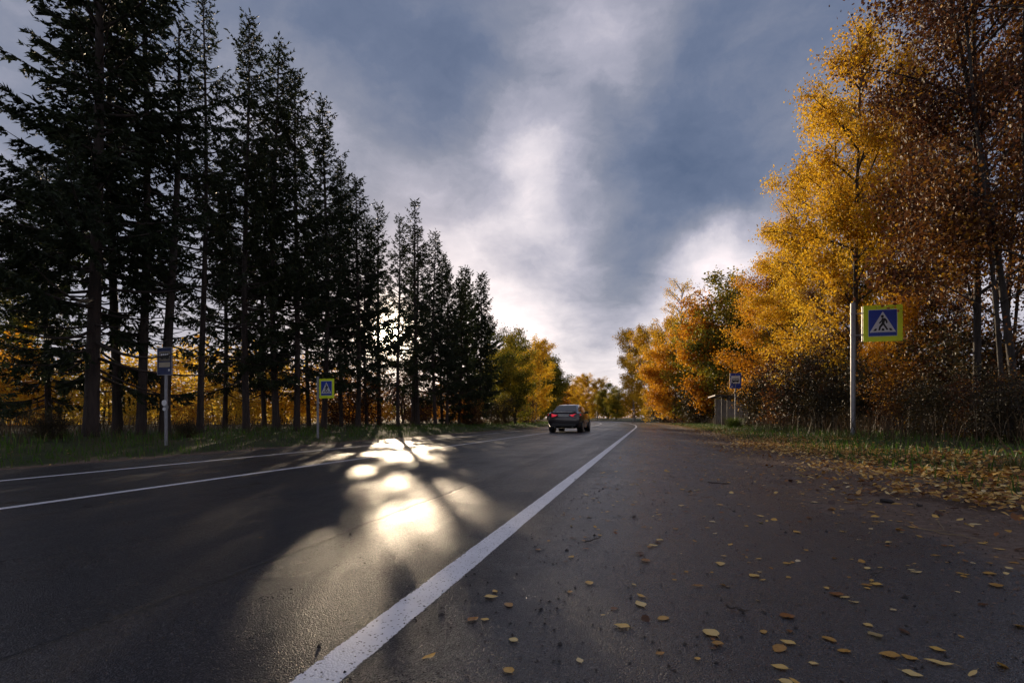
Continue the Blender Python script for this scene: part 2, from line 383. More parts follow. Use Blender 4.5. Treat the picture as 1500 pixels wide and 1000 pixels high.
def spruce_meshes(seed, H, cb, Rm, r0, dens=1.0, lean=0.0, bare=0.0, tip=1.0, low=None):
    g = np.random.default_rng(seed)
    k = 16; t = np.linspace(0, 1, k)
    tx = lean * t ** 1.4 * H + .10 * np.sin(t * 5 + seed); ty = .10 * np.sin(t * 4 + seed * 2.)
    tx -= tx[0]; ty -= ty[0]
    rad = r0 * (1 - t) ** .8 + .012; rad[0] *= 1.2
    Vt, Qt = tubes([np.stack([tx, ty, t * H - .15], -1)], [rad], 10)
    paths, rads, TP, TD, TL = [], [], [], [], []
    def ax(h): return np.array([np.interp(h / H, t, tx), np.interp(h / H, t, ty), h])
    nb = int((H - cb) * 13 * dens); az = g.uniform(0, 6.28)
    for i in range(nb):
        u0 = (i + g.uniform(0, 1)) / nb
        h = cb + (H - cb) * u0 ** .92
        tt = (h - cb) / (H - cb); az += 2.4 + g.normal(0, .35)
        prof = (1 - tt) ** .72 * (.62 + .38 * min(1, tt * 5)) + .05 * tip
        L = Rm * prof * g.uniform(.5, 1.2) * (.88 + .26 * math.sin(az * 1.0 + h * 1.1 + seed))
        if L < .15: L = .15
        a = (-.55 + 1.25 * tt ** .8) + g.normal(0, .10); b = (.34 - .2 * tt)
        u = np.linspace(0, 1, 7); hd = np.array([math.cos(az), math.sin(az), 0.])
        sd = np.array([-hd[1], hd[0], 0.])
        P = ax(h)[None] + hd[None] * (L * u)[:, None] + sd[None] * (g.normal(0, .06) * L * u ** 2)[:, None]
        P[:, 2] += L * (a * u + b * u ** 2)
        paths.append(P); rads.append((.012 + .011 * L) * (1 - u * .85))
        if g.uniform() < (low[1] if low and h < low[0] else bare): continue
        spc = .085 / max(.5, dens)
        nt = max(3, int(L / spc))
        uu = np.concatenate([g.uniform(.12 if L < 1 else .22, 1, nt), g.uniform(.12 if L < 1 else .22, 1, nt)]); sg = np.repeat([1., -1.], nt)
        base = np.stack([np.interp(uu, u, P[:, j]) for j in range(3)], -1)
        fw = unit(np.stack([np.interp(uu, u, np.gradient(P[:, j])) for j in range(3)], -1))
        droop = -.25 - .65 * g.uniform(0, 1, 2 * nt) * (1 - .6 * tt)
        D = unit(fw * .75 + sd[None] * (sg * g.uniform(.4, 1.0, 2 * nt))[:, None] + np.array([[0, 0, 1.]]) * droop[:, None])
        l = (.16 + .34 * min(L, 2.2) * (1 - uu) ** .8 * g.uniform(.45, 1, 2 * nt)) * .9
        TP.append(base); TD.append(D); TL.append(l)
        # the leading shoot
        TP.append(P[-1:]); TD.append(unit(P[-1:] - P[-2:-1])); TL.append(np.array([.22]))
    # dead twigs under the crown
    for i in range(int(cb * 5)):
        h = g.uniform(.7, cb + .5); a2 = g.uniform(0, 6.28); L = g.uniform(.3, 1.3); u = np.linspace(0, 1, 4)
        P = ax(h)[None] + np.stack([np.cos(a2) * L * u, np.sin(a2) * L * u, L * (g.uniform(-.4, .1) * u + .12 * u * u)], -1)
        paths.append(P); rads.append(.013 * (1 - u * .8))
    for j in range(4):   # top leader shoots
        TP.append(ax(H - .25 - .12 * j)[None]); TD.append(unit(np.array([[g.normal(0, .2), g.normal(0, .2), 1.]]))); TL.append(np.array([.35]))
    Vb, Qb = tubes(paths, rads, 4)
    trunk = np_mesh('trunk', np.concatenate([Vt, Vb]), quads=np.concatenate([Qt, Qb + len(Vt)]), mats=[M['spruce_bark']], smooth=True)
    TP, TD, TL = np.concatenate(TP), np.concatenate(TD), np.concatenate(TL)
    # needle tufts along every twig: pointed slivers leaning forward
    cnt = np.maximum(4, (TL / .030).astype(int)); idx = np.repeat(np.arange(len(TL)), cnt); m = len(idx)
    pos = g.uniform(0, 1, m)
    d = TD[idx]; p = TP[idx] + d * (TL[idx] * pos)[:, None]
    p[:, 2] -= (TL[idx] * pos ** 2) * .22
    rnd = unit(g.normal(0, 1, (m, 3))); side = unit(np.cross(d, rnd)); n2 = np.cross(side, d)
    dirn = unit(d * .85 + side * g.uniform(.25, .75, m)[:, None] + np.array([[0, 0, -.12]]))
    w = unit(np.cross(dirn, n2 + g.normal(0, .6, (m, 3)))) * (.016 + .018 * g.uniform(0, 1, m))[:, None]
    ln = (.075 + .06 * g.uniform(0, 1, m))[:, None]
    V = np.stack([p - w, p + w, p + dirn * ln], 1).reshape(-1, 3)
    tint = np.repeat(np.clip(g.normal(.42, .2, m), 0, 1), 3)
    crown = np_mesh('crown', V, tris=np.arange(3 * m).reshape(-1, 3), mats=[M['needles']], attr=tint)
    return trunk, crown

def leaves_mesh(name, P, size, mat, g, tint, droop=.3):
    m = len(P)
    D = unit(g.normal(0, 1, (m, 3)) + np.array([[0, 0, -droop]])); Nn = unit(g.normal(0, 1, (m, 3)) + np.array([[0, 0, .5]]))
    W = unit(np.cross(D, Nn)); up = np.cross(W, D)
    l = (size * g.uniform(.65, 1.25, m))[:, None]; w = l * .40
    V = np.stack([P, P + D * l * .45 + W * w + up * l * .06, P + D * l, P + D * l * .45 - W * w + up * l * .06], 1).reshape(-1, 3)
    return np_mesh(name, V, quads=np.arange(4 * m).reshape(-1, 4), mats=[mat], attr=np.repeat(tint, 4))

def broad_meshes(seed, H, cb, W, r0, nleaf, size, mat, bark, lean=0.0, thin_top=0.0, limbs=22, stems=1, prof='oval', clump=.5):
    g = np.random.default_rng(seed)
    tp, tr, paths, rads, C, Wt = [], [], [], [], [], []
    for st in range(stems):
        k = 12; t = np.linspace(0, 1, k); a0 = g.uniform(0, 6.28); spread = (0 if stems == 1 else g.uniform(.06, .14)) * H
        Hs = H * (1 if st == 0 else g.uniform(.7, .98))
        tx = np.cos(a0) * spread * t ** 1.2 + .16 * np.sin(t * 5 + st * 2 + seed) * t + lean * H * t ** 1.3
        ty = np.sin(a0) * spread * t ** 1.2 + .16 * np.sin(t * 4 + st + seed * 2) * t
        ox, oy = (0, 0) if stems == 1 else (g.normal(0, .22), g.normal(0, .22))
        rr = r0 * (1 if st == 0 else g.uniform(.5, .85))
        tp.append(np.stack([tx + ox, ty + oy, t * Hs * .97 - .15], -1)); rad = rr * (1 - t) ** .85 + .012; rad[0] *= 1.3; tr.append(rad)
        def ax(h): return np.array([np.interp(h / (Hs * .97), t, tx) + ox, np.interp(h / (Hs * .97), t, ty) + oy, h])
        nl = int(limbs / stems * (1 if stems == 1 else 1.25)); az = g.uniform(0, 6.28)
        for i in range(nl):
            u0 = (i + g.uniform(0, 1)) / nl; h = cb + (Hs * .95 - cb) * u0; tt = (h - cb) / (Hs - cb); az += 2.4 + g.normal(0, .4)
            if prof == 'oval': pr = math.sin(math.pi * min(1, .18 + .80 * tt)) ** .7
            elif prof == 'cone': pr = (1 - tt) ** .7 * (.6 + .4 * min(1, 4 * tt)) + .08
            else: pr = .75 + .25 * math.sin(math.pi * tt)
            L = max(.4, W * pr * g.uniform(.7, 1.15)); el = g.uniform(.45, 1.0) + .35 * tt
            u = np.linspace(0, 1, 6); hd = np.array([math.cos(az), math.sin(az), 0]); sd = np.array([-hd[1], hd[0], 0])
            P = ax(h)[None] + hd[None] * (L * u * math.cos(el * .8))[:, None] + sd[None] * (g.normal(0, .15) * L * u ** 2)[:, None]
            P[:, 2] += L * (math.sin(el) * u - .22 * u * u); P[:, 2] = np.minimum(P[:, 2], Hs * 1.02)
            rb = min(rr * .5, .02 + .014 * L); paths.append(P); rads.append(rb * (1 - .85 * u))
            leafy = g.uniform(.5, 1.5) * (1 - thin_top * tt) * (1 if g.uniform() > .1 else .15)
            for j in range(int(4 + L * 2.2)):
                us = g.uniform(.25, 1); b0 = np.array([np.interp(us, u, P[:, c]) for c in range(3)])
                l2 = (.25 + .38 * L * (1.15 - us)) * g.uniform(.6, 1.2)
                dd = unit(hd * g.uniform(.1, 1) + sd * g.normal(0, .8) + np.array([0, 0, g.uniform(-.25, .8)]))
                v = np.linspace(0, 1, 4); Q2 = b0[None] + dd[None] * (l2 * v)[:, None]; Q2[:, 2] -= .12 * l2 * v * v
                paths.append(Q2); rads.append((.004 + .007 * l2) * (1 - .75 * v))
                dens = leafy * g.uniform(.3, 1.7)
                nc = max(2, int(l2 / .16))
                for c in range(nc):
                    vv = g.uniform(.15, 1.05); C.append(b0 + dd * l2 * vv + np.array([0, 0, -.12 * l2 * vv * vv])); Wt.append(dens)
    Vt, Qt = tubes(tp, tr, 8); 
    Vb, Qb = tubes(paths, rads, 4); trunk = np_mesh('trunk', np.concatenate([Vt, Vb]), quads=np.concatenate([Qt, Qb + len(Vt)]), mats=[bark, M['dark_bark']], quad_mat=np.concatenate([np.zeros(len(Qt)), np.ones(len(Qb))]), smooth=True)
    C = np.array(C); Wt = np.array(Wt); Wt /= Wt.sum()
    idx = g.choice(len(C), nleaf, p=Wt); sig = .10 + .16 * clump * min(1.5, W / 2)
    P = C[idx] + g.normal(0, 1, (nleaf, 3)) * np.array([sig, sig, sig * .8])
    if H < 4: P[:, 2] = H * np.clip(P[:, 2] / H, 0.01, None) ** 1.7
    P[:, 2] = np.maximum(P[:, 2], .05)
    ct = g.normal(0, .17, len(C))
    # neighbouring sprays turn colour together
    tint = .5 + ct[idx] * .7 + .16 * np.sin(P[:, 0] * 1.3 + P[:, 2] * .9 + seed) + g.normal(0, .15, nleaf)
    crown = leaves_mesh('crown', P, size, mat, g, np.clip(tint, 0, 1))
    return trunk, crown

PROTO = {
    'sp_wide':  spruce_meshes(1, 14, 1.3, 3.2, .125, 1.25, bare=.05, low=(3.4, .5)),
    'sp_tall':  spruce_meshes(2, 14, 2.4, 2.3, .115, .95, bare=.15, low=(5.0, .6)),
    'sp_dense': spruce_meshes(3, 13, 1.7, 2.6, .125, 1.15, bare=.10, low=(4.4, .6)),
    'sp_thin':  spruce_meshes(4, 13, 1.5, 1.8, .11, 1.0, bare=.25, low=(3.4, .55)),
    'sp_bare':  spruce_meshes(5, 12, 2.2, 1.4, .135, .75, lean=.022, bare=.66),
    'sp_high':  spruce_meshes(6, 12, 2.2, 2.2, .115, 1.15, bare=.08, low=(3.6, .5)),
    'sp_open':  spruce_meshes(7, 11, 1.5, 2.0, .12, 1.15, bare=.24, low=(3.4, .6)),
    'sp_young': spruce_meshes(8, 9, .6, 2.1, .09, 1.5),
    'big_rust': broad_meshes(11, 16, 2.4, 3.2, .10, 37000, .08, M['rust'], M['dark_bark'], limbs=34, prof='wide', clump=.7),
    'big_rust2': broad_meshes(12, 14, 1.2, 3.0, .065, 42000, .08, M['rust'], M['dark_bark'], limbs=34, stems=4, prof='wide', clump=.7),
    'big_gold': broad_meshes(13, 15, 1.8, 3.5, .11, 38000, .10, M['gold'], M['dark_bark'], limbs=40, prof='oval', clump=.6),
    'big_olive': broad_meshes(14, 13, 1.4, 3.3, .10, 46000, .095, M['olive'], M['dark_bark'], limbs=36, stems=2, prof='oval', clump=.7),
    'big_orange': broad_meshes(15, 11, .6, 3.2, .09, 42000, .095, M['orange'], M['dark_bark'], limbs=36, stems=2, prof='oval', clump=.8),
    'far_gold': broad_meshes(16, 14, .5, 4.2, .12, 24000, .18, M['gold'], M['birch_bark'], limbs=44, stems=2, prof='wide', clump=.9),
    'far_olive': broad_meshes(17, 10, .3, 3.5, .10, 26000, .16, M['olive'], M['dark_bark'], limbs=38, stems=2, prof='oval', clump=.9),
    'far_orange': broad_meshes(18, 9, .3, 3.4, .10, 26000, .16, M['orange'], M['dark_bark'], limbs=36, stems=2, prof='oval', clump=.9),
    'thin_birch': broad_meshes(19, 15, 5.0, 2.7, .11, 6500, .13, M['gold'], M['birch_bark'], limbs=34, thin_top=.35, prof='wide', clump=.4),
    'bush_yellow': broad_meshes(20, 3.0, .1, 2.0, .03, 4200, .13, M['yellow'], M['dark_bark'], limbs=30, stems=5, prof='wide', clump=1.0),
    'bush_orange': broad_meshes(21, 2.6, .1, 1.8, .03, 4200, .12, M['orange'], M['dark_bark'], limbs=30, stems=5, prof='wide', clump=1.0),
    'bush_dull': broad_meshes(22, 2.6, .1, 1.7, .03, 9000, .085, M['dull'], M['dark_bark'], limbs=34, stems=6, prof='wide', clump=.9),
    'bush_rust': broad_meshes(23, 2.6, .1, 1.6, .03, 6500, .085, M['rust'], M['dark_bark'], limbs=30, stems=5, prof='wide', clump=.9),
}
NAT = dict(sp_wide=14, sp_tall=14, sp_dense=13, sp_thin=13, sp_bare=12, sp_high=12, sp_open=11, sp_young=9, big_rust=16, big_rust2=14, big_gold=15, big_olive=13,
           big_orange=11, far_gold=14, far_olive=10, far_orange=9, thin_birch=15, bush_yellow=3, bush_orange=2.6, bush_dull=2.6, bush_rust=2.6)
def plant(kind, x, y, h, rz, name, label, cat, group=None, wide=1.0):
    k = h / NAT[kind]
    e = empty(name, (x, y, gxy(x, y) - .02), rz, (k * wide, k * wide, k))
    tag(e, label, cat, group)
    for nm, me in zip(('trunk', 'crown'), PROTO[kind]): link(nm, me, e)
    return e
def top_h(py, Y, z=0): return (HY - py) * Y / F + CAM_H - z

GS = 'spruces in the row along the left verge'
SPR = [  # px of foot, lat, py of top (or None), height, kind, turn, width, label
    (-80, -13.0, None, 8.0, 'sp_wide', .4, 1.0, 'dark spruce beyond the left edge of the photo, only its bough tips showing'),
    (136, -12.5, None, 15.2, 'sp_wide', 2.0, 1.05, 'broad dark spruce with long upswept boughs and the thickest trunk of the left row'),
    (172, -13.5, None, 14, 'sp_tall', 1.0, .9, 'slim spruce squeezed right behind the thickest trunked spruce'),
    (207, -12.6, None, 14.6, 'sp_tall', 3.3, .85, 'tall spruce with bare lower trunk just left of the nearer bus stop sign'),
    (243, -12.4, 22, 0, 'sp_bare', 0, 1.0, 'half dead spruce with bent trunk and bare twigs behind the left bus stop sign'),
    (292, -12.8, -12, 0, 'sp_tall', 4.1, .8, 'slender spruce just right of the half dead bent one'),
    (362, -12.6, 28, 0, 'sp_dense', .2, .8, 'dark spruce second to the right of the half dead bent one'),
    (405, -12.6, 62, 0, 'sp_dense', 1.4, .85, 'dense dark spruce left of the twin spruces behind the left crossing sign'),
    (434, -12.4, 104, 0, 'sp_dense', 2.9, .85, 'dense spruce whose trunk stands just left of the left crossing sign pole'),
    (474, -12.6, 150, 0, 'sp_dense', 4.6, .85, 'broad spruce whose trunk stands just behind the left crossing sign'),
    (524, -12.4, 262, 0, 'sp_high', .8, 1.0, 'spruce with a clear trunk and pointed top just left of the low sun'),
    (538, -14.5, 318, 0, 'sp_high', 2.5, .8, 'shorter spruce behind the pointed one left of the low sun'),
    (583, -12.3, 318, 0, 'sp_open', 3.6, .75, 'thin trunked spruce right in front of the low sun'),
    (612, -12.4, 296, 0, 'sp_thin', 5.0, 1.0, 'thin spruce with spiky open top just right of the low sun'),
    (638, -12.4, 342, 0, 'sp_high', 2.2, .9, 'spruce with a ragged open top, second to the right of the low sun'),
    (655, -12.3, 388, 0, 'sp_dense', 5.5, .85, 'dense green spruce between the ragged topped one and the last tall pair'),
    (685, -12.2, 394, 0, 'sp_young', 1.1, .85, 'left one of the last pair of tall spruces before the yellow trees'),
    (702, -12.2, 402, 0, 'sp_young', 3.9, .8, 'right one of the last pair of tall spruces before the yellow trees'),
    (720, -12.2, 462, 0, 'sp_young', .3, .9, 'small spruce ending the left row where the yellow trees begin'),
    (70, -15.5, None, 7.5, 'sp_wide', 5.1, 1.1, 'shorter dark spruce with low boughs left of the thickest spruce trunk'),
    (328, -15.5, None, 10.5, 'sp_dense', 3.3, .8, 'dark spruce in the second row midway between the two signs across the road'),
    (388, -15.5, None, 11.0, 'sp_dense', .9, .85, 'dark spruce in the second row between two dense ones left of the crossing sign'),
    (452, -15.5, None, 11.0, 'sp_dense', 1.7, .85, 'dark spruce in the second row right behind the left crossing sign pole'),
    (500, -13.5, 240, 0, 'sp_dense', 2.2, .72, 'dense spruce filling the gap between crossing sign spruces and the pointed one'),
    (606, -15.0, 335, 0, 'sp_open', 2.4, .95, 'short spruce in the second row between the two thin trunks by the low sun'),
    (556, -15.0, 300, 0, 'sp_open', 4.4, .85, 'spruce in the second row between the pointed spruce and the low sun'),
    (648, -14.5, 372, 0, 'sp_dense', .7, .85, 'dark spruce in the second row right of the ragged open topped one'),
    (672, -12.6, 410, 0, 'sp_young', 2.9, .9, 'lower dense spruce filling in left of the last tall pair'),
]
for px, lat, tp, h, kind, rz, wd, lab in SPR:
    x, y = on_lat(px, lat)
    if tp is not None: h = top_h(tp, y, gxy(x, y))
    plant(kind, x, y, h, rz, 'spruce_tree', lab, 'spruce', GS, wd)
GY = 'yellow trees at the far end of the left row'
for px, lat, tp, kind, rz, wd, lab in [
    (738, -11.5, 486, 'far_olive', .5, 1.0, 'yellow green tree next to the small last spruce on the left side'),
    (752, -11.2, 492, 'far_olive', 2.5, .95, 'orange yellow tree, second of the leafy trees after the last spruce on the left side'),
    (768, -11.4, 500, 'far_olive', 3.5, 1.0, 'olive yellow tree in the middle of the left leafy trees'),
    (782, -11.4, 503, 'far_gold', 1.5, .9, 'golden tree among the left leafy trees just left of the car'),
    (795, -11.5, 507, 'far_olive', 5.2, 1.05, 'olive tree with loose pale top behind the car on the left side'),
    (805, -11.8, 520, 'far_olive', 4.4, 1.1, 'last leafy tree on the left side, standing behind the car')]:
    x, y = on_lat(px, lat); plant(kind, x, y, top_h(tp, y, gxy(x, y)), rz, 'autumn_tree', lab, 'tree', GY, wd)

GR = 'autumn trees along the right verge'
for px, Y, tp, h, kind, rz, wd, lab in [
    (1500, 10.4, None, 15.5, 'big_rust2', .3, .9, 'dark rust brown tree with several stems cut by the right edge of the photo'),
    (1430, 11.8, None, 15.5, 'big_rust', 1.9, .78, 'tall dark rust tree with a thick dark trunk right of the near crossing sign'),
    (1470, 14.5, None, 15.0, 'big_rust2', 2.9, .85, 'rust brown tree behind and between the two dark trees nearest the camera'),
    (1312, 16.4, None, 4.6, 'big_orange', 2.2, .9, 'young orange brown tree filling the space right behind the near crossing sign plate'),
    (1368, 15.6, None, 4.8, 'big_rust2', 4.2, .9, 'young rust tree between the near crossing sign plate and the thick dark trunk'),
    (1236, 20.5, None, 6.5, 'big_rust2', 1.0, .9, 'young rust tree behind the near crossing sign pole, below the golden crowns'),
    (1340, 17.5, 60, 0, 'big_gold', 4.4, .7, 'tall golden brown tree directly behind the near crossing sign'),
    (1255, 19.5, 30, 0, 'big_gold', .9, .85, 'tall golden tree rising left of the near crossing sign pole against the sky'),
    (1222, 24.5, 120, 0, 'big_gold', 3.2, .85, 'golden tree second to the left of the near crossing sign, with drooping outer boughs'),
    (1290, 23.5, 150, 0, 'big_olive', 1.2, .8, 'olive leaved tree in the second row behind the tall golden one'),
    (1168, 27.5, 278, 0, 'big_gold', 5.3, .95, 'shorter golden tree at the left foot of the tall golden crowns'),
    (1126, 34, 366, 0, 'big_orange', .6, 1.1, 'deep orange tree just right of the far bus stop sign'),
    (1165, 33, 330, 0, 'big_olive', 2.6, .8, 'dull olive tree behind the deep orange one'),
    (1085, 44, 405, 0, 'far_olive', 3.9, 1.0, 'dark olive tree with thin bare top twigs behind the bus shelter'),
    (1055, 47, 430, 0, 'far_orange', 1.0, 1.0, 'orange brown tree rising behind the bus shelter roof'),
    (1022, 53, 462, 0, 'far_olive', 5.0, 1.0, 'green and yellow tree left of the bus shelter'),
    (998, 62, 414, 0, 'thin_birch', .8, .95, 'thin half bare birch standing above the other crowns left of the bus shelter'),
    (990, 58, 482, 0, 'far_orange', 3.1, 1.1, 'rounded orange tree in front of the half bare birch'),
    (968, 76, 470, 0, 'far_gold', 2.1, .85, 'golden tree left of the half bare birch'),
    (950, 92, 482, 0, 'far_gold', 4.0, .8, 'bright golden tree, second from the left end of the right row'),
    (928, 108, 490, 0, 'far_gold', 5.6, .8, 'bright golden tree at the far left end of the right row')]:
    x = px2(px, Y); z = gxy(x, Y)
    if tp is not None: h = top_h(tp, Y, z)
    plant(kind, x, Y, h, rz, 'autumn_tree', lab, 'tree', GR, wd)
GF = 'trees closing the view at the road bend'
for px, Y, tp, kind, rz, wd, lab in [
    (903, 165, 568, 'far_olive', .4, 1.3, 'olive tree at the bend, beside the bright golden end of the right row'),
    (889, 180, 562, 'far_olive', 1.8, 1.3, 'dark olive tree in the middle of the trees at the road bend'),
    (876, 190, 556, 'far_gold', 2.8, 1.0, 'golden tree right of the tallest one at the road bend'),
    (862, 200, 550, 'far_gold', 4.2, 1.0, 'tallest golden tree above the car roof at the road bend'),
    (848, 225, 556, 'far_gold', .1, 1.1, 'golden tree left of the tallest one at the road bend'),
    (835, 250, 564, 'far_orange', 3.4, 1.5, 'orange tree at the road bend, second from the left there'),
    (822, 275, 570, 'far_gold', 1.3, 1.2, 'golden tree at the left end of the trees at the road bend')]:
    x = px2(px, Y); plant(kind, x, Y, top_h(tp, Y, gxy(x, Y)), rz, 'autumn_tree', lab, 'tree', GF, wd)
# shrubs in the field behind the spruces
GB = 'sunlit shrubs in the field behind the spruces'
for i, (px, Y, tp, kind, lab) in enumerate([
    (6, 36, 418, 'far_olive', 'yellow green tree in the field seen past the boughs at the left edge'),
    (10, 24, 560, 'bush_orange', 'orange red shrub behind the spruces at the left edge'),
    (48, 27, 575, 'bush_yellow', 'golden shrub in the field between the two leftmost spruces'),
    (88, 26, 588, 'bush_yellow', 'yellow shrub in the field left of the thickest spruce trunk'),
    (150, 30, 560, 'bush_yellow', 'yellow shrub seen just right of the thickest spruce trunk'),
    (192, 28, 580, 'bush_yellow', 'yellow shrub between the slim spruce and the tall bare trunked one'),
    (226, 33, 575, 'bush_yellow', 'yellow shrub behind the left bus stop sign pole'),
    (268, 36, 570, 'bush_yellow', 'round golden shrub in the gap right of the left bus stop sign'),
    (280, 26, 598, 'bush_orange', 'low orange shrub at the foot of the gap right of the left bus stop sign'),
    (326, 33, 568, 'bush_yellow', 'yellow shrub behind the trunks midway between the two left signs'),
    (345, 30, 578, 'bush_yellow', 'golden shrub behind the trunks midway between the two left signs'),
    (385, 34, 572, 'bush_yellow', 'yellow shrub second to the left of the left crossing sign'),
    (418, 34, 580, 'bush_yellow', 'yellow shrub just left of the left crossing sign pole'),
    (452, 36, 576, 'bush_yellow', 'yellow shrub right behind the left crossing sign pole'),
    (488, 33, 586, 'bush_orange', 'orange shrub just right of the left crossing sign'),
    (512, 28, 580, 'bush_rust', 'red brown shrub under the spruces left of the low sun'),
    (548, 36, 590, 'bush_orange', 'orange shrub below the low sun between thin trunks'),
    (588, 42, 590, 'bush_rust', 'red brown shrub below and right of the low sun'),
    (625, 44, 585, 'bush_rust', 'rust shrub under the spiky topped spruce'),
    (662, 48, 588, 'bush_orange', 'dim orange shrub under the last tall spruces')]):
    x = px2(px, Y); h = top_h(tp - (0 if i == 0 else 20 + 24 * math.sin(i * 2.3)), Y, gxy(x, Y))
    plant(kind, x, Y, h, i * 1.3, 'field_tree' if i == 0 else 'shrub', lab, 'tree' if i == 0 else 'shrub', GB, 1.0 if i == 0 else 1.35)
GU = 'dark undergrowth bushes below the trees'
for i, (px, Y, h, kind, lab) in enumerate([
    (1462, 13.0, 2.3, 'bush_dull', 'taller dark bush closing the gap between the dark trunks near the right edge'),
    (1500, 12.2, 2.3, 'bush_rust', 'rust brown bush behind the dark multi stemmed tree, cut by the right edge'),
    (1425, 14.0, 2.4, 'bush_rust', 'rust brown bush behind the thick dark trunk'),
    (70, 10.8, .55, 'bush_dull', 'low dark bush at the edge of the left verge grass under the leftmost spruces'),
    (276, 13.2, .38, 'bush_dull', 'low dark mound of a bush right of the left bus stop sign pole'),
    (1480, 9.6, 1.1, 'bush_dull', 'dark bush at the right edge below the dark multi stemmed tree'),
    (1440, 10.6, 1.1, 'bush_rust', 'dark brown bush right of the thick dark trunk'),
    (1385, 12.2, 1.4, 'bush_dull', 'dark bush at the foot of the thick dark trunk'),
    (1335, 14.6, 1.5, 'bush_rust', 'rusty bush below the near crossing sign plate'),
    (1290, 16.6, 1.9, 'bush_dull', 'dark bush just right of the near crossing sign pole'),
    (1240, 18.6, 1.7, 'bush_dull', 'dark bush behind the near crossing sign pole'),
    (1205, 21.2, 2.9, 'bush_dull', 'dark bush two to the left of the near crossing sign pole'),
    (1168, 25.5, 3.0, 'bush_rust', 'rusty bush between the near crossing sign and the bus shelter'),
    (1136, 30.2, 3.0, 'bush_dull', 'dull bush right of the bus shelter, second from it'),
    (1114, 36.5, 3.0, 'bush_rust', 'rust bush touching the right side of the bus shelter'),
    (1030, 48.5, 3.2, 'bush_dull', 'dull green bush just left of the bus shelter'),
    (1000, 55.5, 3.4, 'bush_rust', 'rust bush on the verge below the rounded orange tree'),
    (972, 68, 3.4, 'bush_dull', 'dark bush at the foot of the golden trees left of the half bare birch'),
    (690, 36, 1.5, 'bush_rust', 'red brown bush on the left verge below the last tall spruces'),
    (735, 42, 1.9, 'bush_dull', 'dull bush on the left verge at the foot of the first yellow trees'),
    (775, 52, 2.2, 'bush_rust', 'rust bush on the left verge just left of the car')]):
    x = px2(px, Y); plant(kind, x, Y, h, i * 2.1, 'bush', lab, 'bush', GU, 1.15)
def far_wood(name, x0, y0, x1, y1, depth, h, nl, size, mat, seed):
    g = np.random.default_rng(seed); u = g.uniform(0, 1, nl)
    L = math.hypot(x1 - x0, y1 - y0); k = u * L
    top = h * (.72 + .16 * np.sin(k * .35 + seed) + .10 * np.sin(k * .83 + 2 * seed) + .10 * np.sin(k * 1.9))
    nx, ny = -(y1 - y0) / L, (x1 - x0) / L; d = g.uniform(-.5, .5, nl) * depth
    P = np.stack([x0 + (x1 - x0) * u + nx * d, y0 + (y1 - y0) * u + ny * d, 1.2 + top * g.uniform(0, 1, nl) ** .8 * (1 - .5 * np.abs(d / depth))], -1)
    P += g.normal(0, .4, P.shape)
    tint = np.clip(.5 + .22 * np.sin(k * .21 + seed * 3) + .15 * np.sin(k * .6) + g.normal(0, .14, nl), 0, 1)
    return tag(link(name, leaves_mesh(name, P, size, mat, g, tint)), kind='stuff')
far_wood('distant_wood', -190, 130, 10, 330, 16, 10, 30000, .9, M['olive'], 5)
far_wood('distant_wood', 10, 335, 130, 300, 16, 17, 24000, 1.0, M['gold'], 9)
far_wood('distant_wood', 48, 60, 75, 190, 14, 14, 22000, .7, M['olive'], 12)
# ------------------------------------------------------------------ grass, litter (stuff)
def blades(name, n, s0, s1, l0, l1, h0, h1, w, mat, seed, power=1.6, bend=.35):
    g = np.random.default_rng(seed)
    s = s0 + (s1 - s0) * g.uniform(0, 1, n) ** power; lat = g.uniform(l0, l1, n)
    keep = (np.sin(s * 2.1 + lat * 3.3) + np.sin(s * .7 - lat * 1.7) + g.normal(0, .9, n)) > -.7
    s, lat = s[keep], lat[keep]; m = len(s)
    x, y = at(s, lat); z = gz(lat) - .03
    h = g.uniform(h0, h1, m) * (.6 + .4 * np.clip((np.abs(lat + 3.5) - 5.4) / 1.5, .2, 1))
    a = g.uniform(0, 6.28, m); b = g.uniform(0, 6.28, m)
    P = np.stack([x, y, z], -1); wv = np.stack([np.cos(a), np.sin(a), 0 * a], -1) * (w * g.uniform(.6, 1.3, m))[:, None]
    bd = np.stack([np.cos(b), np.sin(b), 0 * b], -1); bl = (h * bend * g.uniform(.2, 1.6, m))[:, None]
    up = np.array([[0, 0, 1.]])
    V = np.stack([P - wv, P + wv, P + wv * .7 + up * h[:, None] * .6 + bd * bl * .35, P - wv * .7 + up * h[:, None] * .6 + bd * bl * .35,
                  P + up * h[:, None] * .95 + bd * bl], 1).reshape(-1, 3)
    i = np.arange(m)[:, None] * 5
    me = np_mesh(name, V, tris=i + np.array([[3, 2, 4]]), quads=i + np.array([[0, 1, 2, 3]]), mats=[mat], attr=np.repeat(np.clip(g.normal(.45, .22, m), 0, 1), 5))
    return tag(link(name, me), kind='stuff')
blades('grass', 26000, 1, 70, -13.5, -8.75, .09, .26, .008, M['grass'], 31, 1.3)
blades('grass', 26000, 1.5, 60, 2.7, 8.5, .07, .24, .008, M['grass'], 32, 1.4)
blades('dry_grass', 15000, 2, 60, 4.8, 12, .35, 1.0, .006, M['straw'], 33, 1.3, .5)
blades('dry_grass', 7000, 4, 90, -15, -10.8, .15, .5, .006, M['straw'], 34, 1.2, .5)
blades('dry_grass', 7000, 2, 75, -21, -14, .25, .75, .008, M['straw'], 35, 1.2, .5)
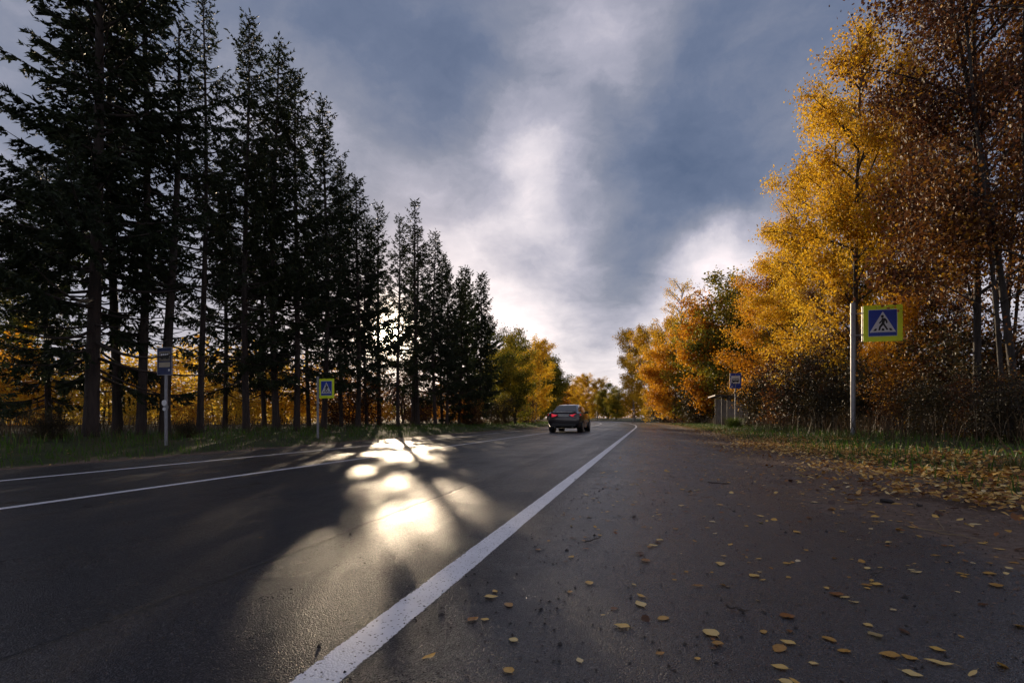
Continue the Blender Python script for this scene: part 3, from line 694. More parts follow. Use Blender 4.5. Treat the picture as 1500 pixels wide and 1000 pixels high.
# ------------------------------------------------------------------ signs
M['steel'] = simple('galvanised_steel', (.24, .24, .255), .5, .4, .18, 14)
M['blue'] = simple('sign_blue', (.013, .045, .33), .38, 0, .06, 4)
M['lime'] = simple('sign_lime', (.72, .84, .02), .45, 0, .06, 5)
M['white'] = simple('sign_white', (.62, .62, .64), .4, 0, .06, 5)
M['black'] = simple('sign_black', (.012, .012, .014), .45)
M['paper'] = simple('timetable_paper', (.36, .31, .23), .6, 0, .12, 9)
def W(x, z, y=0): return (x, y, z)
def rrect(x0, z0, x1, z1, r, y, n=4):
    P = []
    for cx, cz, a0 in ((x1 - r, z1 - r, 0), (x0 + r, z1 - r, 90), (x0 + r, z0 + r, 180), (x1 - r, z0 + r, 270)):
        for i in range(n + 1):
            a = R(a0 + 90 * i / n); P.append((cx + r * math.cos(a), y, cz + r * math.sin(a)))
    return P
def crossing_face(root, w, h, cx, cz, detail=True):
    """plates facing -y; w, h of the lime plate centred at cx, cz"""
    X0, Z0 = cx - w / 2, cz - h / 2
    u = lambda a: X0 + w * (a - 365) / 670.0
    v = lambda b: Z0 + h * (795 - b) / 600.0
    p = MB(); p.poly(rrect(X0, Z0, X0 + w, Z0 + h, .03, -.006), .012)
    plate = p.build('back_plate', M['lime'], root)
    spots = [(X0 + w * fx, zz) for fx in (.14, .5, .86) for zz in (Z0 + .012, Z0 + h - .012)] + [(xx, Z0 + h * fz) for fz in (.2, .8) for xx in (X0 + .012, X0 + w - .012)]
    for xx, zz in spots:
        b = MB(); b.cyl((xx, -.0075, zz), (xx, -.0105, zz), .008, n=8); b.build('rivet', M['black'], plate)
    q = MB(); q.poly([(u(a), -.0085, v(c)) for a, c in ((452, 268), (943, 268), (943, 712), (452, 712))], .002); q.build('white_border', M['white'], plate)
    q = MB(); q.poly([(u(a), -.0115, v(c)) for a, c in ((460, 276), (935, 276), (935, 703), (460, 703))], .0025); q.build('blue_field', M['blue'], plate)
    q = MB(); q.poly([(u(a), -.0142, v(c)) for a, c in ((698, 300), (922, 645), (474, 645))], .0022); q.build('white_triangle', M['white'], plate)
    man = [(680, 410), (735, 412), (765, 440), (780, 487), (764, 502), (750, 494), (744, 462), (734, 455), (724, 500), (792, 604), (764, 613), (704, 527), (668, 562), (652, 613), (622, 613), (634, 553), (676, 498), (684, 466), (652, 502), (630, 497), (640, 478), (672, 446)]
    q = MB(); q.poly([(u(a), -.0168, v(c)) for a, c in man], .002)
    q.poly([(u(690 + 25 * math.cos(R(k * 30))), -.0168, v(383 + 24 * math.sin(R(k * 30)))) for k in range(12)], .002)
    q.build('walking_figure', M['black'], plate)
    for st in ([(568, 582), (602, 582), (584, 620), (534, 620)], [(682, 582), (720, 582), (726, 620), (676, 620)], [(800, 582), (838, 582), (864, 620), (818, 620)]):
        q = MB(); q.poly([(u(a), -.0168, v(c)) for a, c in st], .002); q.build('crossing_stripe', M['black'], plate)
    return plate
def face_rot(s): return -heading(s)

def crossing_sign(px, Y, zbase, zt, pole_h, wp, hp, gap, zc, rpole, label):
    x = px2(px, Y); _, s = lat_of(x, Y)
    r = empty('crossing_sign', (x, Y, zbase), face_rot(s) * 1.0)
    tag(r, label, 'road sign', 'pedestrian crossing signs')
    m = MB(); m.cyl((0, 0, -.3), (0, 0, pole_h), rpole, n=18); m.cyl((0, 0, pole_h), (0, 0, pole_h + .012), rpole * 1.05, rpole * .8, 18); m.build('pole', M['steel'], r, True)
    cx = gap + wp / 2
    crossing_face(r, wp, hp, cx, zc)
    m = MB()
    for dz in (-.3, .3):
        m.box((-rpole - .012, .008, zc + dz * hp - .016), (cx + wp * .36, .03, zc + dz * hp + .016), .003)
        m.cyl((0, 0, zc + dz * hp - .02), (0, 0, zc + dz * hp + .02), rpole * 1.13, n=18)
    m.box((gap - .03, -.004, zc - hp * .485), (gap - .012, .02, zc + hp * .485), .002)
    m.build('bracket', M['steel'], r)
    return r
Yr = 14.0; xr = px2(1249.5, Yr)
crossing_sign(1249.5, Yr, gxy(xr, Yr) - .02, 0, (HY - 443) * Yr / F + CAM_H - gxy(xr, Yr), .93, .98, .24, (HY - 474) * Yr / F + CAM_H - gxy(xr, Yr), .060, 'near lime bordered pedestrian crossing sign on a thick grey pole on the right verge')
Yl = 15.7; xl = px2(465.5, Yl)
crossing_sign(465.5, Yl, gxy(xl, Yl) - .02, 0, (HY - 551) * Yl / F + CAM_H - gxy(xl, Yl), .52, .60, .05, (HY - 568) * Yl / F + CAM_H - gxy(xl, Yl), .035, 'small lime bordered pedestrian crossing sign in front of the dark spruces across the road')

def bus_picture(parent, x0, z0, w, y, flip=1):
    """black side view of a bus with pale windows and wheels"""
    q = MB(); X = lambda a: x0 + w * a; Z = lambda b: z0 + w * b
    body = [(.08, .20), (.92, .20), (.94, .34), (.91, .58), (.86, .62), (.12, .62), (.06, .56), (.05, .3)]
    q.poly([(X(a), y, Z(b)) for a, b in body], .002)
    q.build('bus_symbol', M['black'], parent)
    for i in range(4):
        q = MB(); a = .13 + .195 * i; q.poly([(X(a), y - .0022, Z(.40)), (X(a + .15), y - .0022, Z(.40)), (X(a + .15), y - .0022, Z(.55)), (X(a), y - .0022, Z(.55))], .0015); q.build('bus_window', M['white'], parent)
    for a in (.26, .74):
        q = MB(); q.cyl((X(a), y - .001, Z(.2)), (X(a), y - .0042, Z(.2)), w * .085, n=14); q.build('bus_wheel', M['black'], parent)
M['blue_dim'] = simple('sign_blue_shaded', (.010, .022, .085), .5, 0, .3, 7)  # darker copy of the sign blue, its back-lit shade put into the colour
M['paper_dim'] = simple('sign_white_shaded', (.20, .17, .13), .6, 0, .3, 9)  # sign white with the same back-lit shade painted into its colour
def bus_sign(px, Y, zb, top, bot, wd, pr, label, timetable):
    x = px2(px, Y); _, s = lat_of(x, Y)
    r = empty('bus_stop_sign', (x, Y, zb), face_rot(s)); tag(r, label, 'road sign', 'blue bus stop signs')
    m = MB(); m.cyl((0, .03, -.3), (0, .03, top - .04), pr, n=14); pole = m.build('pole', M['steel'], r, True)
    h = top - bot
    m = MB(); m.poly(rrect(-wd / 2, bot, wd / 2, top, .03, -.006), .012); pl = m.build('plate', M['blue_dim' if timetable else 'blue'], r)
    m = MB(); t = .012
    for a in ((-wd / 2 - t, bot - t, -wd / 2 + .002, top + t), (wd / 2 - .002, bot - t, wd / 2 + t, top + t), (-wd / 2 + .002, bot - t, wd / 2 - .002, bot + .002), (-wd / 2 + .002, top - .002, wd / 2 - .002, top + t)):
        m.box((a[0], -.012, a[1]), (a[2], .012, a[3]))
    m.build('frame', M['steel'], r)
    ww = wd * .80
    if not timetable:
        z1 = top - h * .17; m = MB(); m.poly(rrect(-ww / 2, z1 - h * .52, ww / 2, z1, .02, -.0095), .003); m.build('white_field', M['white'], pl)
        bus_picture(pl, -ww / 2 + .02, z1 - h * .52 + .02, ww - .04, -.0125)
    else:
        z1 = top - h * .13; m = MB(); m.poly(rrect(-ww / 2, z1 - h * .36, ww / 2, z1, .01, -.0095), .003); m.build('pale_field', M['paper_dim'], pl)
        bus_picture(pl, -ww / 2 + .02, z1 - h * .36 + .005, ww * .92, -.0125)
        m = MB(); m.poly(rrect(-ww / 2, bot + h * .28, ww / 2, bot + h * .46, .01, -.0095), .003); m.build('timetable', M['paper'], pl)
        m = MB(); m.poly(rrect(wd * .27, bot + h * .13, wd * .37, bot + h * .20, .004, -.0095), .003); m.build('white_mark', M['white'], pl)
        for zz, rr in ((zb * 0 + (HY - 590) * Y / F + CAM_H - zb, .062), ((HY - 599) * Y / F + CAM_H - zb, .036)):
            m = MB(); m.cyl((0, .03 - pr - .001, zz), (0, .03 - pr - .02, zz), rr, n=20); m.build('round_tag', M['white'], r)
        m = MB(); m.cyl((0, .03, (HY - 596) * Y / F + CAM_H - zb - .03), (0, .03, (HY - 596) * Y / F + CAM_H - zb + .03), pr * 1.35, n=14); m.build('clamp', M['steel'], r)
    return r
Yb = 11.0; xb = px2(241.5, Yb); zb = gxy(xb, Yb) - .01
bus_sign(241.5, Yb, zb, (HY - 509.5) * Yb / F + CAM_H - zb, (HY - 548.5) * Yb / F + CAM_H - zb, .375, .033, 'dim bus stop sign on a thin grey pole before a bent spruce across the road', True)
Yb2 = 30.0; xb2 = px2(1077.5, Yb2); zb2 = gxy(xb2, Yb2) - .01
bus_sign(1077.5, Yb2, zb2, (HY - 546.5) * Yb2 / F + CAM_H - zb2, (HY - 568.5) * Yb2 / F + CAM_H - zb2, .60, .04, 'far blue bus stop sign with a white field in front of the grey bus shelter', False)

# ------------------------------------------------------------------ bus shelter
M['sheet'] = simple('shelter_sheet', (.14, .14, .158), .7, 0, .2, 3)
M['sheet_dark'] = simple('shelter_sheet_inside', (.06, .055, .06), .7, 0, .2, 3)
M['roof'] = simple('shelter_roof', (.06, .055, .055), .8, 0, .25, 4)
M['post'] = simple('shelter_post', (.07, .07, .078), .7, 0, .2, 6)
M['wood'] = simple('bench_wood', (.10, .06, .035), .7, 0, .25, 8)
_x, _y = at(37.6, 4.95); sh = empty('bus_shelter', (float(_x), float(_y), gxy(float(_x), float(_y)) - .03), -heading(37.6))
tag(sh, 'small grey sheet metal bus shelter with a flat overhanging roof under the trees', 'bus shelter')
def corr(name, x0, y0, x1, y1, z0, z1, mat):      # profiled sheet
    n = int(math.hypot(x1 - x0, y1 - y0) / .07); m = MB(); d = Vector((x1 - x0, y1 - y0, 0)).normalized(); nn = Vector((-d.y, d.x, 0))
    P = [Vector((x0, y0, 0)).lerp(Vector((x1, y1, 0)), i / n) + nn * (.003 if (i // 1) % 2 else -.003) for i in range(n + 1)]
    lo = [m.bm.verts.new((p.x, p.y, z0)) for p in P]; hi = [m.bm.verts.new((p.x, p.y, z1)) for p in P]
    for i in range(n): m.bm.faces.new((lo[i], lo[i + 1], hi[i + 1], hi[i]))
    bmesh.ops.solidify(m.bm, geom=m.bm.faces[:], thickness=.006)
    return m.build(name, mat, sh)
corr('side_wall', .38, 0, 1.75, 0, .06, 1.95, M['sheet'])
corr('side_wall', .05, 3.2, 1.75, 3.2, .06, 2.0, M['sheet'])
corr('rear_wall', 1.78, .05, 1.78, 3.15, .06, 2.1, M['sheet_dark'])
for x, y in ((0, 0), (.36, -.0), (0, 3.2), (1.72, -.06), (1.72, 3.26)):
    m = MB(); m.box((x - .03, y - .03, 0), (x + .03, y + .03, 2.08), .006); m.build('post', M['post'], sh)
m = MB(); m.poly([(-.45, -.35, 2.10), (2.0, -.35, 2.05), (2.0, 3.6, 2.05), (-.45, 3.6, 2.10)], .06, (0, 0, 1)); rf = m.build('roof', M['roof'], sh)
m = MB(); m.box((-.475, -.36, 2.09), (-.452, 3.62, 2.17), .004); m.build('fascia', M['sheet'], rf)
m = MB(); m.box((.36, -.02, 1.97), (1.72, .02, 2.03)); m.box((-.02, .04, 2.03), (.02, 3.16, 2.075)); m.build('beam', M['steel'], sh)
bn = MB(); bn.box((1.25, .3, .42), (1.65, 2.9, .47), .01); bn.box((1.3, .5, 0), (1.6, .56, .42)); bn.box((1.3, 2.6, 0), (1.6, 2.66, .42)); bn.build('bench', M['wood'], sh)
# bright green tuft in front
def tuft(px, Y, h, n, seed, label, rad):
    g = np.random.default_rng(seed); x = px2(px, Y)
    a = g.uniform(0, 6.28, n); r = rad * np.sqrt(g.uniform(0, 1, n)); P = np.stack([r * np.cos(a), r * np.sin(a), -0.03 + 0 * r], -1)
    D = unit(np.stack([np.cos(a) * .35, np.sin(a) * .35, 1 + 0 * a], -1) + g.normal(0, .15, (n, 3))); L = (h * g.uniform(.5, 1.05, n))[:, None]
    w = np.stack([np.sin(a), -np.cos(a), 0 * a], -1) * .013
    V = np.stack([P - w, P + w, P + D * L * .6 + w * .7, P + D * L * .6 - w * .7, P + D * L + np.stack([np.cos(a), np.sin(a), 0 * a], -1) * h * .12], 1).reshape(-1, 3)
    i = np.arange(n)[:, None] * 5
    me = np_mesh('grass_tuft', V, tris=i + np.array([[3, 2, 4]]), quads=i + np.array([[0, 1, 2, 3]]), mats=[M['grass']], attr=np.full(5 * n, .85))
    o = link('grass_tuft', me); o.location = (x, Y, gxy(x, Y)); return tag(o, label, 'grass tuft')
tuft(1076, 29.2, .75, 420, 71, 'bright green tuft of tall grass at the foot of the far bus stop sign', .38)
tuft(1495, 5.6, .22, 60, 72, 'broad green grass tuft at the right edge above the fallen leaves', .14)

# ------------------------------------------------------------------ the car
M['car'] = simple('car_paint', (.014, .009, .011), .30, .2, .05, 3, coat=1.0)
M['glass'] = simple('car_glass', (.012, .014, .018), .04, 0, .02, 2); 
M['rubber'] = simple('tyre_rubber', (.012, .012, .012), .8)
M['rim'] = simple('wheel_rim', (.32, .32, .34), .3, .9)
M['plastic'] = simple('black_plastic', (.014, .013, .014), .5)
M['lamp'] = simple('tail_lamp', (.45, .012, .02), .15, 0, .05, 5, coat=1.0, emis=((1, .02, .05), .34))
M['plate'] = simple('number_plate', (.42, .42, .40), .45)
Yc = 24.6; xc = px2(840, Yc); latc, sc_ = lat_of(xc, Yc)
car = empty('sedan_car', (xc, Yc + 1.2, 0.006), -heading(sc_) - R(1.0), .92)
tag(car, 'dark maroon sedan driving away along the road with red tail lamps showing', 'car')
def loft(secs, name, mat, parent, cap=True, close=False):
    m = MB(); rows = []
    for y, half in secs:
        full = [(x, z) for x, z in half] + [(-x, z) for x, z in reversed(half)]
        out = []
        for p in full:
            if not out or (abs(p[0] - out[-1][0]) + abs(p[1] - out[-1][1])) > 1e-5: out.append(p)
        rows.append([m.bm.verts.new((x, y, z)) for x, z in out])
    n = len(rows[0])
    for a, b in zip(rows[:-1], rows[1:]):
        for i in range(n if close else n):
            m.bm.faces.new((a[i], a[(i + 1) % n], b[(i + 1) % n], b[i]))
    if cap: m.bm.faces.new(rows[0][::-1]); m.bm.faces.new(rows[-1])
    o = m.build(name, mat, parent, True)
    return o
def sec(y, zb, zm, zt, wb, wm, wt, crown=.02):
    return (y, [(wb * .6, zb), (wb, zb + .05), (wm * .985, zm - .16), (wm, zm), (wm * .985, zt - .15), ((wm + wt) / 2 + .02, zt - .05), (wt, zt - .01), (wt * .5, zt + crown)])
body = loft([sec(-2.20, .36, .62, .93, .60, .70, .58), sec(-2.15, .28, .62, 1.00, .70, .80, .66), sec(-2.0, .23, .64, 1.04, .76, .85, .70), sec(-1.5, .20, .66, 1.05, .80, .87, .72), sec(-.7, .19, .66, 1.02, .81, .875, .76),
             sec(.4, .19, .65, .99, .81, .875, .76), sec(1.1, .20, .63, .96, .80, .865, .72), sec(1.7, .22, .58, .86, .77, .84, .66), sec(2.05, .26, .52, .74, .68, .76, .56), sec(2.2, .32, .48, .62, .5, .6, .42)], 'body', M['car'], car)
# cabin
def cab(y, zb, zt, wb, wt): return (y, [(wb, zb), (wb - (wb - wt) * .35, zb + (zt - zb) * .5), (wt + .02, zt - .07), (wt - .05, zt - .015), (wt * .5, zt)])
loft([cab(-1.85, .98, 1.045, .68, .63), cab(-1.50, .98, 1.21, .71, .58), cab(-1.12, .97, 1.365, .735, .55), cab(-.75, .97, 1.44, .75, .54), cab(-.3, .97, 1.465, .75, .54), cab(.1, .96, 1.445, .75, .54), cab(.45, .95, 1.37, .75, .55), cab(.75, .93, 1.21, .73, .60), cab(1.08, .92, .985, .70, .66)], 'cabin', M['car'], car)
def panel(name, pts, mat, parent, t=.012):
    m = MB(); a, b, c = Vector(pts[0]), Vector(pts[1]), Vector(pts[2]); nn = (b - a).cross(c - a).normalized()
    m.poly(pts, t, nn); return m.build(name, mat, parent)
panel('rear_window', [(-.60, -1.835, 1.075), (.60, -1.835, 1.075), (.47, -1.115, 1.385), (-.47, -1.115, 1.385)], M['glass'], car)
panel('windscreen', [(.60, 1.05, 1.02), (-.60, 1.05, 1.02), (-.50, .50, 1.385), (.50, .50, 1.385)], M['glass'], car)
for sx in (1, -1):
    def sp(pts):
        P = [(sx * x, y, z) for x, y, z in pts]; return P if sx > 0 else P[::-1]
    panel('side_window', sp([(.735, -1.12, 1.04), (.735, -.20, 1.03), (.60, -.22, 1.365), (.61, -.85, 1.335)]), M['glass'], car)
    panel('side_window', sp([(.735, -.13, 1.03), (.735, .80, 1.01), (.61, .36, 1.33), (.60, -.15, 1.365)]), M['glass'], car)
    m = MB(); m.box((sx * .80 - .085, .58, .98), (sx * .80 + .085, .68, 1.10), .03); m.build('wing_mirror', M['plastic'], car)
    for y in (-.95, .05):
        m = MB(); m.box((sx * .868 - .012, y - .1, .80), (sx * .868 + .012, y + .1, .83), .008); m.build('door_handle', M['car'], car)
    # lamps wrap round the corner
    m = MB(); q = [(.30, .885), (.60, .945), (.80, .945), (.85, .90), (.82, .80), (.60, .785), (.42, .82)]
    m.poly([(sx * x, -2.238 + max(0, x - .52) ** 1.5 * 1.25, z) for x, z in q], .16, (0, 1, 0)); m.build('tail_lamp', M['lamp'], car)
    for y in (-1.33, 1.32):
        m = MB(); m.cyl((sx * .66, y, .315), (sx * .875, y, .315), .315, n=28); wh = m.build('wheel', M['rubber'], car, True)
        m = MB(); m.cyl((sx * .80, y, .315), (sx * .883, y, .315), .21, .20, n=20); m.build('rim', M['rim'], wh, True)
        m = MB(); m.cyl((sx * .60, y, .335), (sx * .869, y, .335), .37, n=28); m.build('wheel_arch', M['plastic'], car, True)
    m = MB(); m.cyl((sx * .45, -2.16, .27), (sx * .45, -2.0, .27), .035, n=12); m.build('exhaust_pipe', M['steel'], car)
m = MB(); m.box((-.62, -2.225, .30), (.62, -2.10, .46), .03); m.build('rear_diffuser', M['plastic'], car)
m = MB(); m.box((-.26, -2.228, .80), (.26, -2.19, .91), .006); m.build('number_plate', M['plate'], car)
m = MB(); m.box((-.30, -2.232, .915), (.30, -2.18, .935), .006); m.build('boot_trim', M['rim'], car)
m = MB(); m.box((-.66, -2.21, 1.0), (.66, -2.04, 1.045), .018); m.build('boot_lip', M['car'], car)
m = MB(); m.box((-.015, -.95, 1.43), (.015, -.80, 1.50), .008); m.build('roof_aerial', M['plastic'], car)

# ------------------------------------------------------------------ fallen leaves
def one_leaf(seed, kind):
    g = np.random.default_rng(seed); n = 7
    t = np.linspace(0, 1, n)
    wd = {'ovate': .34 * np.sin(np.pi * t ** .8) ** .9, 'long': .20 * np.sin(np.pi * t ** .9), 'round': .44 * np.sin(np.pi * t) ** .7, 'torn': .36 * np.sin(np.pi * t ** .8) ** .8 * g.uniform(.7, 1.1, n)}[kind]
    curl = g.uniform(.0, .16); bend = g.uniform(-.05, .22)
    z0 = .03 + bend * (t - .5) ** 2 + .02 * np.sin(t * 9 + seed)
    V, I = [], []
    for i in range(n):
        for sgn, f in ((-1, 1), (-1, .5), (0, 0), (1, .5), (1, 1)):
            V.append((sgn * f * wd[i] * g.uniform(.9, 1.08), t[i] - .5, max(.012, z0[i] + curl * f * f * wd[i] * 1.4)))
    q = [[i * 5 + j, i * 5 + j + 1, (i + 1) * 5 + j + 1, (i + 1) * 5 + j] for i in range(n - 1) for j in range(4)]
    k = len(V); V += [(-.012, -.72, .02), (.012, -.72, .02), (.012, -.5, z0[0] + .006), (-.012, -.5, z0[0] + .006)]; q.append([k, k + 1, k + 2, k + 3])
    return np.array(V), np.array(q)
LV = [one_leaf(100 + i, ['ovate', 'ovate', 'long', 'round', 'torn'][i % 5]) for i in range(10)]
COLS = [('yellow', .50), ('ochre', .60), ('tan', .84), ('orange brown', .36), ('dark brown', .10)]
def leaf_me(v, c):
    V, q = LV[v]; return np_mesh('fallen_leaf', V, quads=q, mats=[M['litter']], smooth=True, attr=np.full(len(V), COLS[c][1]) + .05 * np.sin(np.arange(len(V)) * 1.7 + v))
LM = {}
def place_leaf(x, y, z, size, a, tilt, v, c):
    if (v, c) not in LM: LM[(v, c)] = leaf_me(v, c)
    o = link('fallen_leaf', LM[(v, c)]); o.location = (x, y, z); o.scale = (size,) * 3
    o.rotation_euler = (tilt[0], tilt[1], a); return o
def zlie(lat): return float(gz(lat)) + (.006 if lat < 2.2 else .012)
HAND = [  # px, py, apparent length, variant, colour, turn, label
    (1375, 974, 36, 2, 2, 1.0, 'long narrow tan leaf, largest one at the bottom right corner of the asphalt'),
    (1303, 963, 30, 0, 3, 1.4, 'broad orange brown leaf just left of the long narrow tan one'),
    (1332, 966, 22, 1, 1, .6, 'ochre leaf touching the broad orange brown one near the bottom right corner'),
    (1041, 930, 28, 3, 2, .3, 'pale mottled tan leaf with bent edge lying flat on dark asphalt near the bottom'),
    (911, 920, 24, 0, 1, 1.2, 'ochre leaf lying flat right of the white line near the bottom'),
    (938, 887, 24, 5, 2, .2, 'tan leaf above the ochre one near the bottom, right of the white line'),
    (971, 908, 22, 6, 1, 2.1, 'upturned ochre leaf beside the tan one right of the white line'),
    (1153, 905, 22, 3, 3, 1.5, 'orange brown leaf on bare asphalt in the lower right part'),
    (1154, 944, 22, 0, 1, .9, 'curled ochre leaf in a little row at the bottom right'),
    (1142, 980, 24, 5, 1, 1.1, 'bright ochre leaf at the bottom edge right of the middle'),
    (1283, 858, 18, 0, 1, 1.3, 'orange yellow oval leaf alone on the dark asphalt at right'),
    (1271, 918, 14, 8, 2, .4, 'small pale yellow leaf standing on edge in the lower right part'),
    (1342, 840, 18, 2, 2, 1.6, 'pale narrow leaf on asphalt near the dirt edge at right'),
    (1236, 956, 20, 4, 3, 1.5, 'torn brown leaf on asphalt left of the broad orange brown one'),
    (1449, 842, 20, 5, 3, 1.4, 'brown leaf alone on the dirt edge at far right'),
    (745, 985, 20, 3, 1, .5, 'ochre leaf at the bottom edge nearest to the white line'),
    (752, 940, 16, 3, 2, .8, 'round tan leaf above the one at the bottom edge nearest the white line'),
    (628, 965, 26, 2, 1, 2.4, 'folded ochre leaf lying left in the sunlit glitter by the white line'),
    (849, 970, 16, 5, 2, .2, 'small tan leaf at the bottom between the white line and the middle'),
    (710, 910, 14, 0, 1, 1.5, 'small ochre leaf close to the right side of the white line'),
    (725, 868, 12, 1, 1, .4, 'tiny ochre leaf close by the white line, above the small one there'),
    (1225, 873, 22, 0, 3, 1.2, 'pair forming orange leaf overlapping a pale one on the asphalt at right'),
    (1238, 877, 18, 7, 2, 1.7, 'pale leaf overlapped by an orange one on the asphalt at right')]
for px, py, L, v, c, a, lab in HAND:
    x, y = ground_px(px, py); lat, s = lat_of(x, y); size = L / F * y
    tag(place_leaf(x, y, zlie(lat), size, a, (0, 0), v, c), lab, 'leaf', 'fallen leaves on the ground')
g = np.random.default_rng(55)
def scatter(n, s0, s1, l0, l1, pw):
    return s0 + (s1 - s0) * g.uniform(0, 1, n) ** pw, g.uniform(l0, l1, n)
A = [scatter(1500, 1.3, 18, -.55, 1.7, .9), scatter(900, 14, 75, -.6, 2.0, 1.2), scatter(420, 1.2, 14, 1.2, 2.7, 1.2),
     (np.concatenate([g.uniform(2.2, 16, 2600), g.uniform(16, 75, 3200)]), 2.25 + np.abs(g.normal(0, .95, 5800))), scatter(2200, 2, 60, 3, 8, 1.3), scatter(700, 3, 60, -10.2, -8.45, 1.2), scatter(70, 2, 40, -7.4, -.9, 1.4)]
ls = np.concatenate([a[0] for a in A]); ll = np.concatenate([a[1] for a in A])
lx, ly = at(ls, ll); nL = len(ls)
size = .018 + .038 * g.uniform(0, 1, nL) ** 1.7; size = np.where(ll > 2.2, size * 1.25, size)
vis = (ly > .8) & (np.abs(lx / np.maximum(ly, .1)) * F < 745) & ((F * CAM_H / np.maximum(ly, .1)) < 385)
app = np.where(vis, size / np.maximum(ly, .5), 0)
big = set(np.argsort(-app)[:300 - len(HAND)].tolist())
vv = g.integers(0, 10, nL); cc = g.choice(5, nL, p=[.24, .28, .2, .16, .12]); aa = g.uniform(0, 6.28, nL)
tl = np.where((ll > 2.2)[:, None], g.normal(0, .3, (nL, 2)), g.normal(0, .03, (nL, 2)) + (g.uniform(0, 1, nL) < .28)[:, None] * g.normal(0, .28, (nL, 2)))
V_, Q_, T_ = [], [], []; off = 0
lz = gz(ll) + np.where(ll > 2.2, .012 + .03 * np.abs(g.normal(0, .6, nL)), .0065)
for i in range(nL):
    if i in big:
        zone = 'on asphalt right of the white line' if -.7 < ll[i] < 1.25 else ('on asphalt left of the white line' if ll[i] <= -.7 else ('on the brown dirt at the asphalt edge' if ll[i] < 2.6 else 'in the leaf drift along the grass'))
        c = COLS[cc[i]][0]; sz = 'small' if size[i] < .035 else 'larger'
        tag(place_leaf(lx[i], ly[i], lz[i], size[i], aa[i], tl[i], int(vv[i]), int(cc[i])),
            f'one of many {sz} {c} leaves strewn {zone}', 'leaf', f'{sz} {c} leaves {zone}')
        continue
    if ly[i] < .3: continue
    V, q = LV[vv[i]]; ca, sa = math.cos(aa[i]), math.sin(aa[i])
    P = V * size[i]; x = P[:, 0] * ca - P[:, 1] * sa; y = P[:, 0] * sa + P[:, 1] * ca
    z = P[:, 2] + x * tl[i, 0] * .8 + y * tl[i, 1] * .8
    V_.append(np.stack([x + lx[i], y + ly[i], z + lz[i]], -1)); Q_.append(q + off); T_.append(np.full(len(V), COLS[cc[i]][1]) + g.normal(0, .06)); off += len(V)
me = np_mesh('leaf_litter', np.concatenate(V_), quads=np.concatenate(Q_), mats=[M['litter']], smooth=True, attr=np.concatenate(T_))
tag(link('leaf_litter', me), kind='stuff')
# grit and crumbs of soil on the old asphalt
def flat_litter(n_, s_, l_, seed, lift):
    g = np.random.default_rng(seed); x, y = at(s_, l_); sz = g.uniform(.035, .075, n_); a = g.uniform(0, 6.28, n_)
    D = np.stack([np.cos(a), np.sin(a), g.normal(0, .28, n_)], -1); Sd = np.stack([-np.sin(a), np.cos(a), g.normal(0, .28, n_)], -1)
    C = np.stack([x, y, gz(l_) + lift + .03 * g.uniform(0, 1, n_) ** 2], -1); L = sz[:, None]; up = np.array([[0, 0, 1.]]) * L
    c1 = g.uniform(-.05, .22, n_)[:, None]
    V = np.stack([C - D * L * .5, C - D * L * .15 + Sd * L * .30 + up * c1, C + D * L * .22 + Sd * L * .24 + up * c1, C + D * L * .55 + up * c1 * .8, C + D * L * .22 - Sd * L * .24 + up * c1, C - D * L * .15 - Sd * L * .30 + up * c1], 1).reshape(-1, 3)
    i = np.arange(n_)[:, None] * 6
    me = np_mesh('leaf_litter', V, quads=np.concatenate([i + np.array([[0, 1, 2, 3]]), i + np.array([[0, 3, 4, 5]])]), mats=[M['litter']], smooth=True, attr=np.repeat(np.clip(g.normal(.5, .27, n_), 0, 1), 6))
    return tag(link('leaf_litter', me), kind='stuff')
g = np.random.default_rng(77); nF = 25000
fs = np.where(g.uniform(0, 1, nF) < .55, 2 + 14 * g.uniform(0, 1, nF), 14 + 60 * g.uniform(0, 1, nF) ** 1.3)
fl = 3.0 - .75 * g.exponential(.6, nF) * (g.uniform(0, 1, nF) < .38) + np.abs(g.normal(0, 1.0, nF)) - .75 * np.abs(g.normal(0, .6, nF)) + .35 * np.sin(fs * .9) + .2 * np.sin(fs * 2.3)
keep = (np.sin(fs * 3.1 + fl * 2.2) + np.sin(fs * 1.3 - fl * 3.7) + np.sin(fl * 6.1 + fs * 5.3) * .7 + g.normal(0, .8, nF)) > -.9
keep &= fl > 1.35
fs, fl = fs[keep], fl[keep]
flat_litter(len(fs), fs, fl, 78, .014)
M['grit'] = simple('soil_grit', (.022, .017, .015), .8, 0, .4, 30)
n = 4200; gs = .9 + 34 * g.uniform(0, 1, n) ** 1.9; gl = np.where(g.uniform(0, 1, n) < .8, g.uniform(-.75, 2.0, n), g.uniform(-1.8, 2.6, n)); gx, gy = at(gs, gl)
r = g.uniform(.002, .0055, n) * np.where(g.uniform(0, 1, n) < .06, 1.9, 1) * (1 + gs * .03)
OCT = np.array([[1, 0, 0], [-1, 0, 0], [0, 1, 0], [0, -1, 0], [0, 0, .8], [0, 0, -.5]]); OT = np.array([[0, 2, 4], [2, 1, 4], [1, 3, 4], [3, 0, 4], [2, 0, 5], [1, 2, 5], [3, 1, 5], [0, 3, 5]])
P = (OCT[None] * g.uniform(.5, 1.5, (n, 6, 3))) * r[:, None, None] + np.stack([gx, gy, gz(gl) + .006], -1)[:, None]
tag(link('grit', np_mesh('grit', P.reshape(-1, 3), tris=(np.arange(n)[:, None, None] * 6 + OT[None]).reshape(-1, 3), mats=[M['grit']])), kind='stuff')
M['crumb'] = simple('dirt_crumb', (.13, .09, .07), .9, 0, .5, 30)
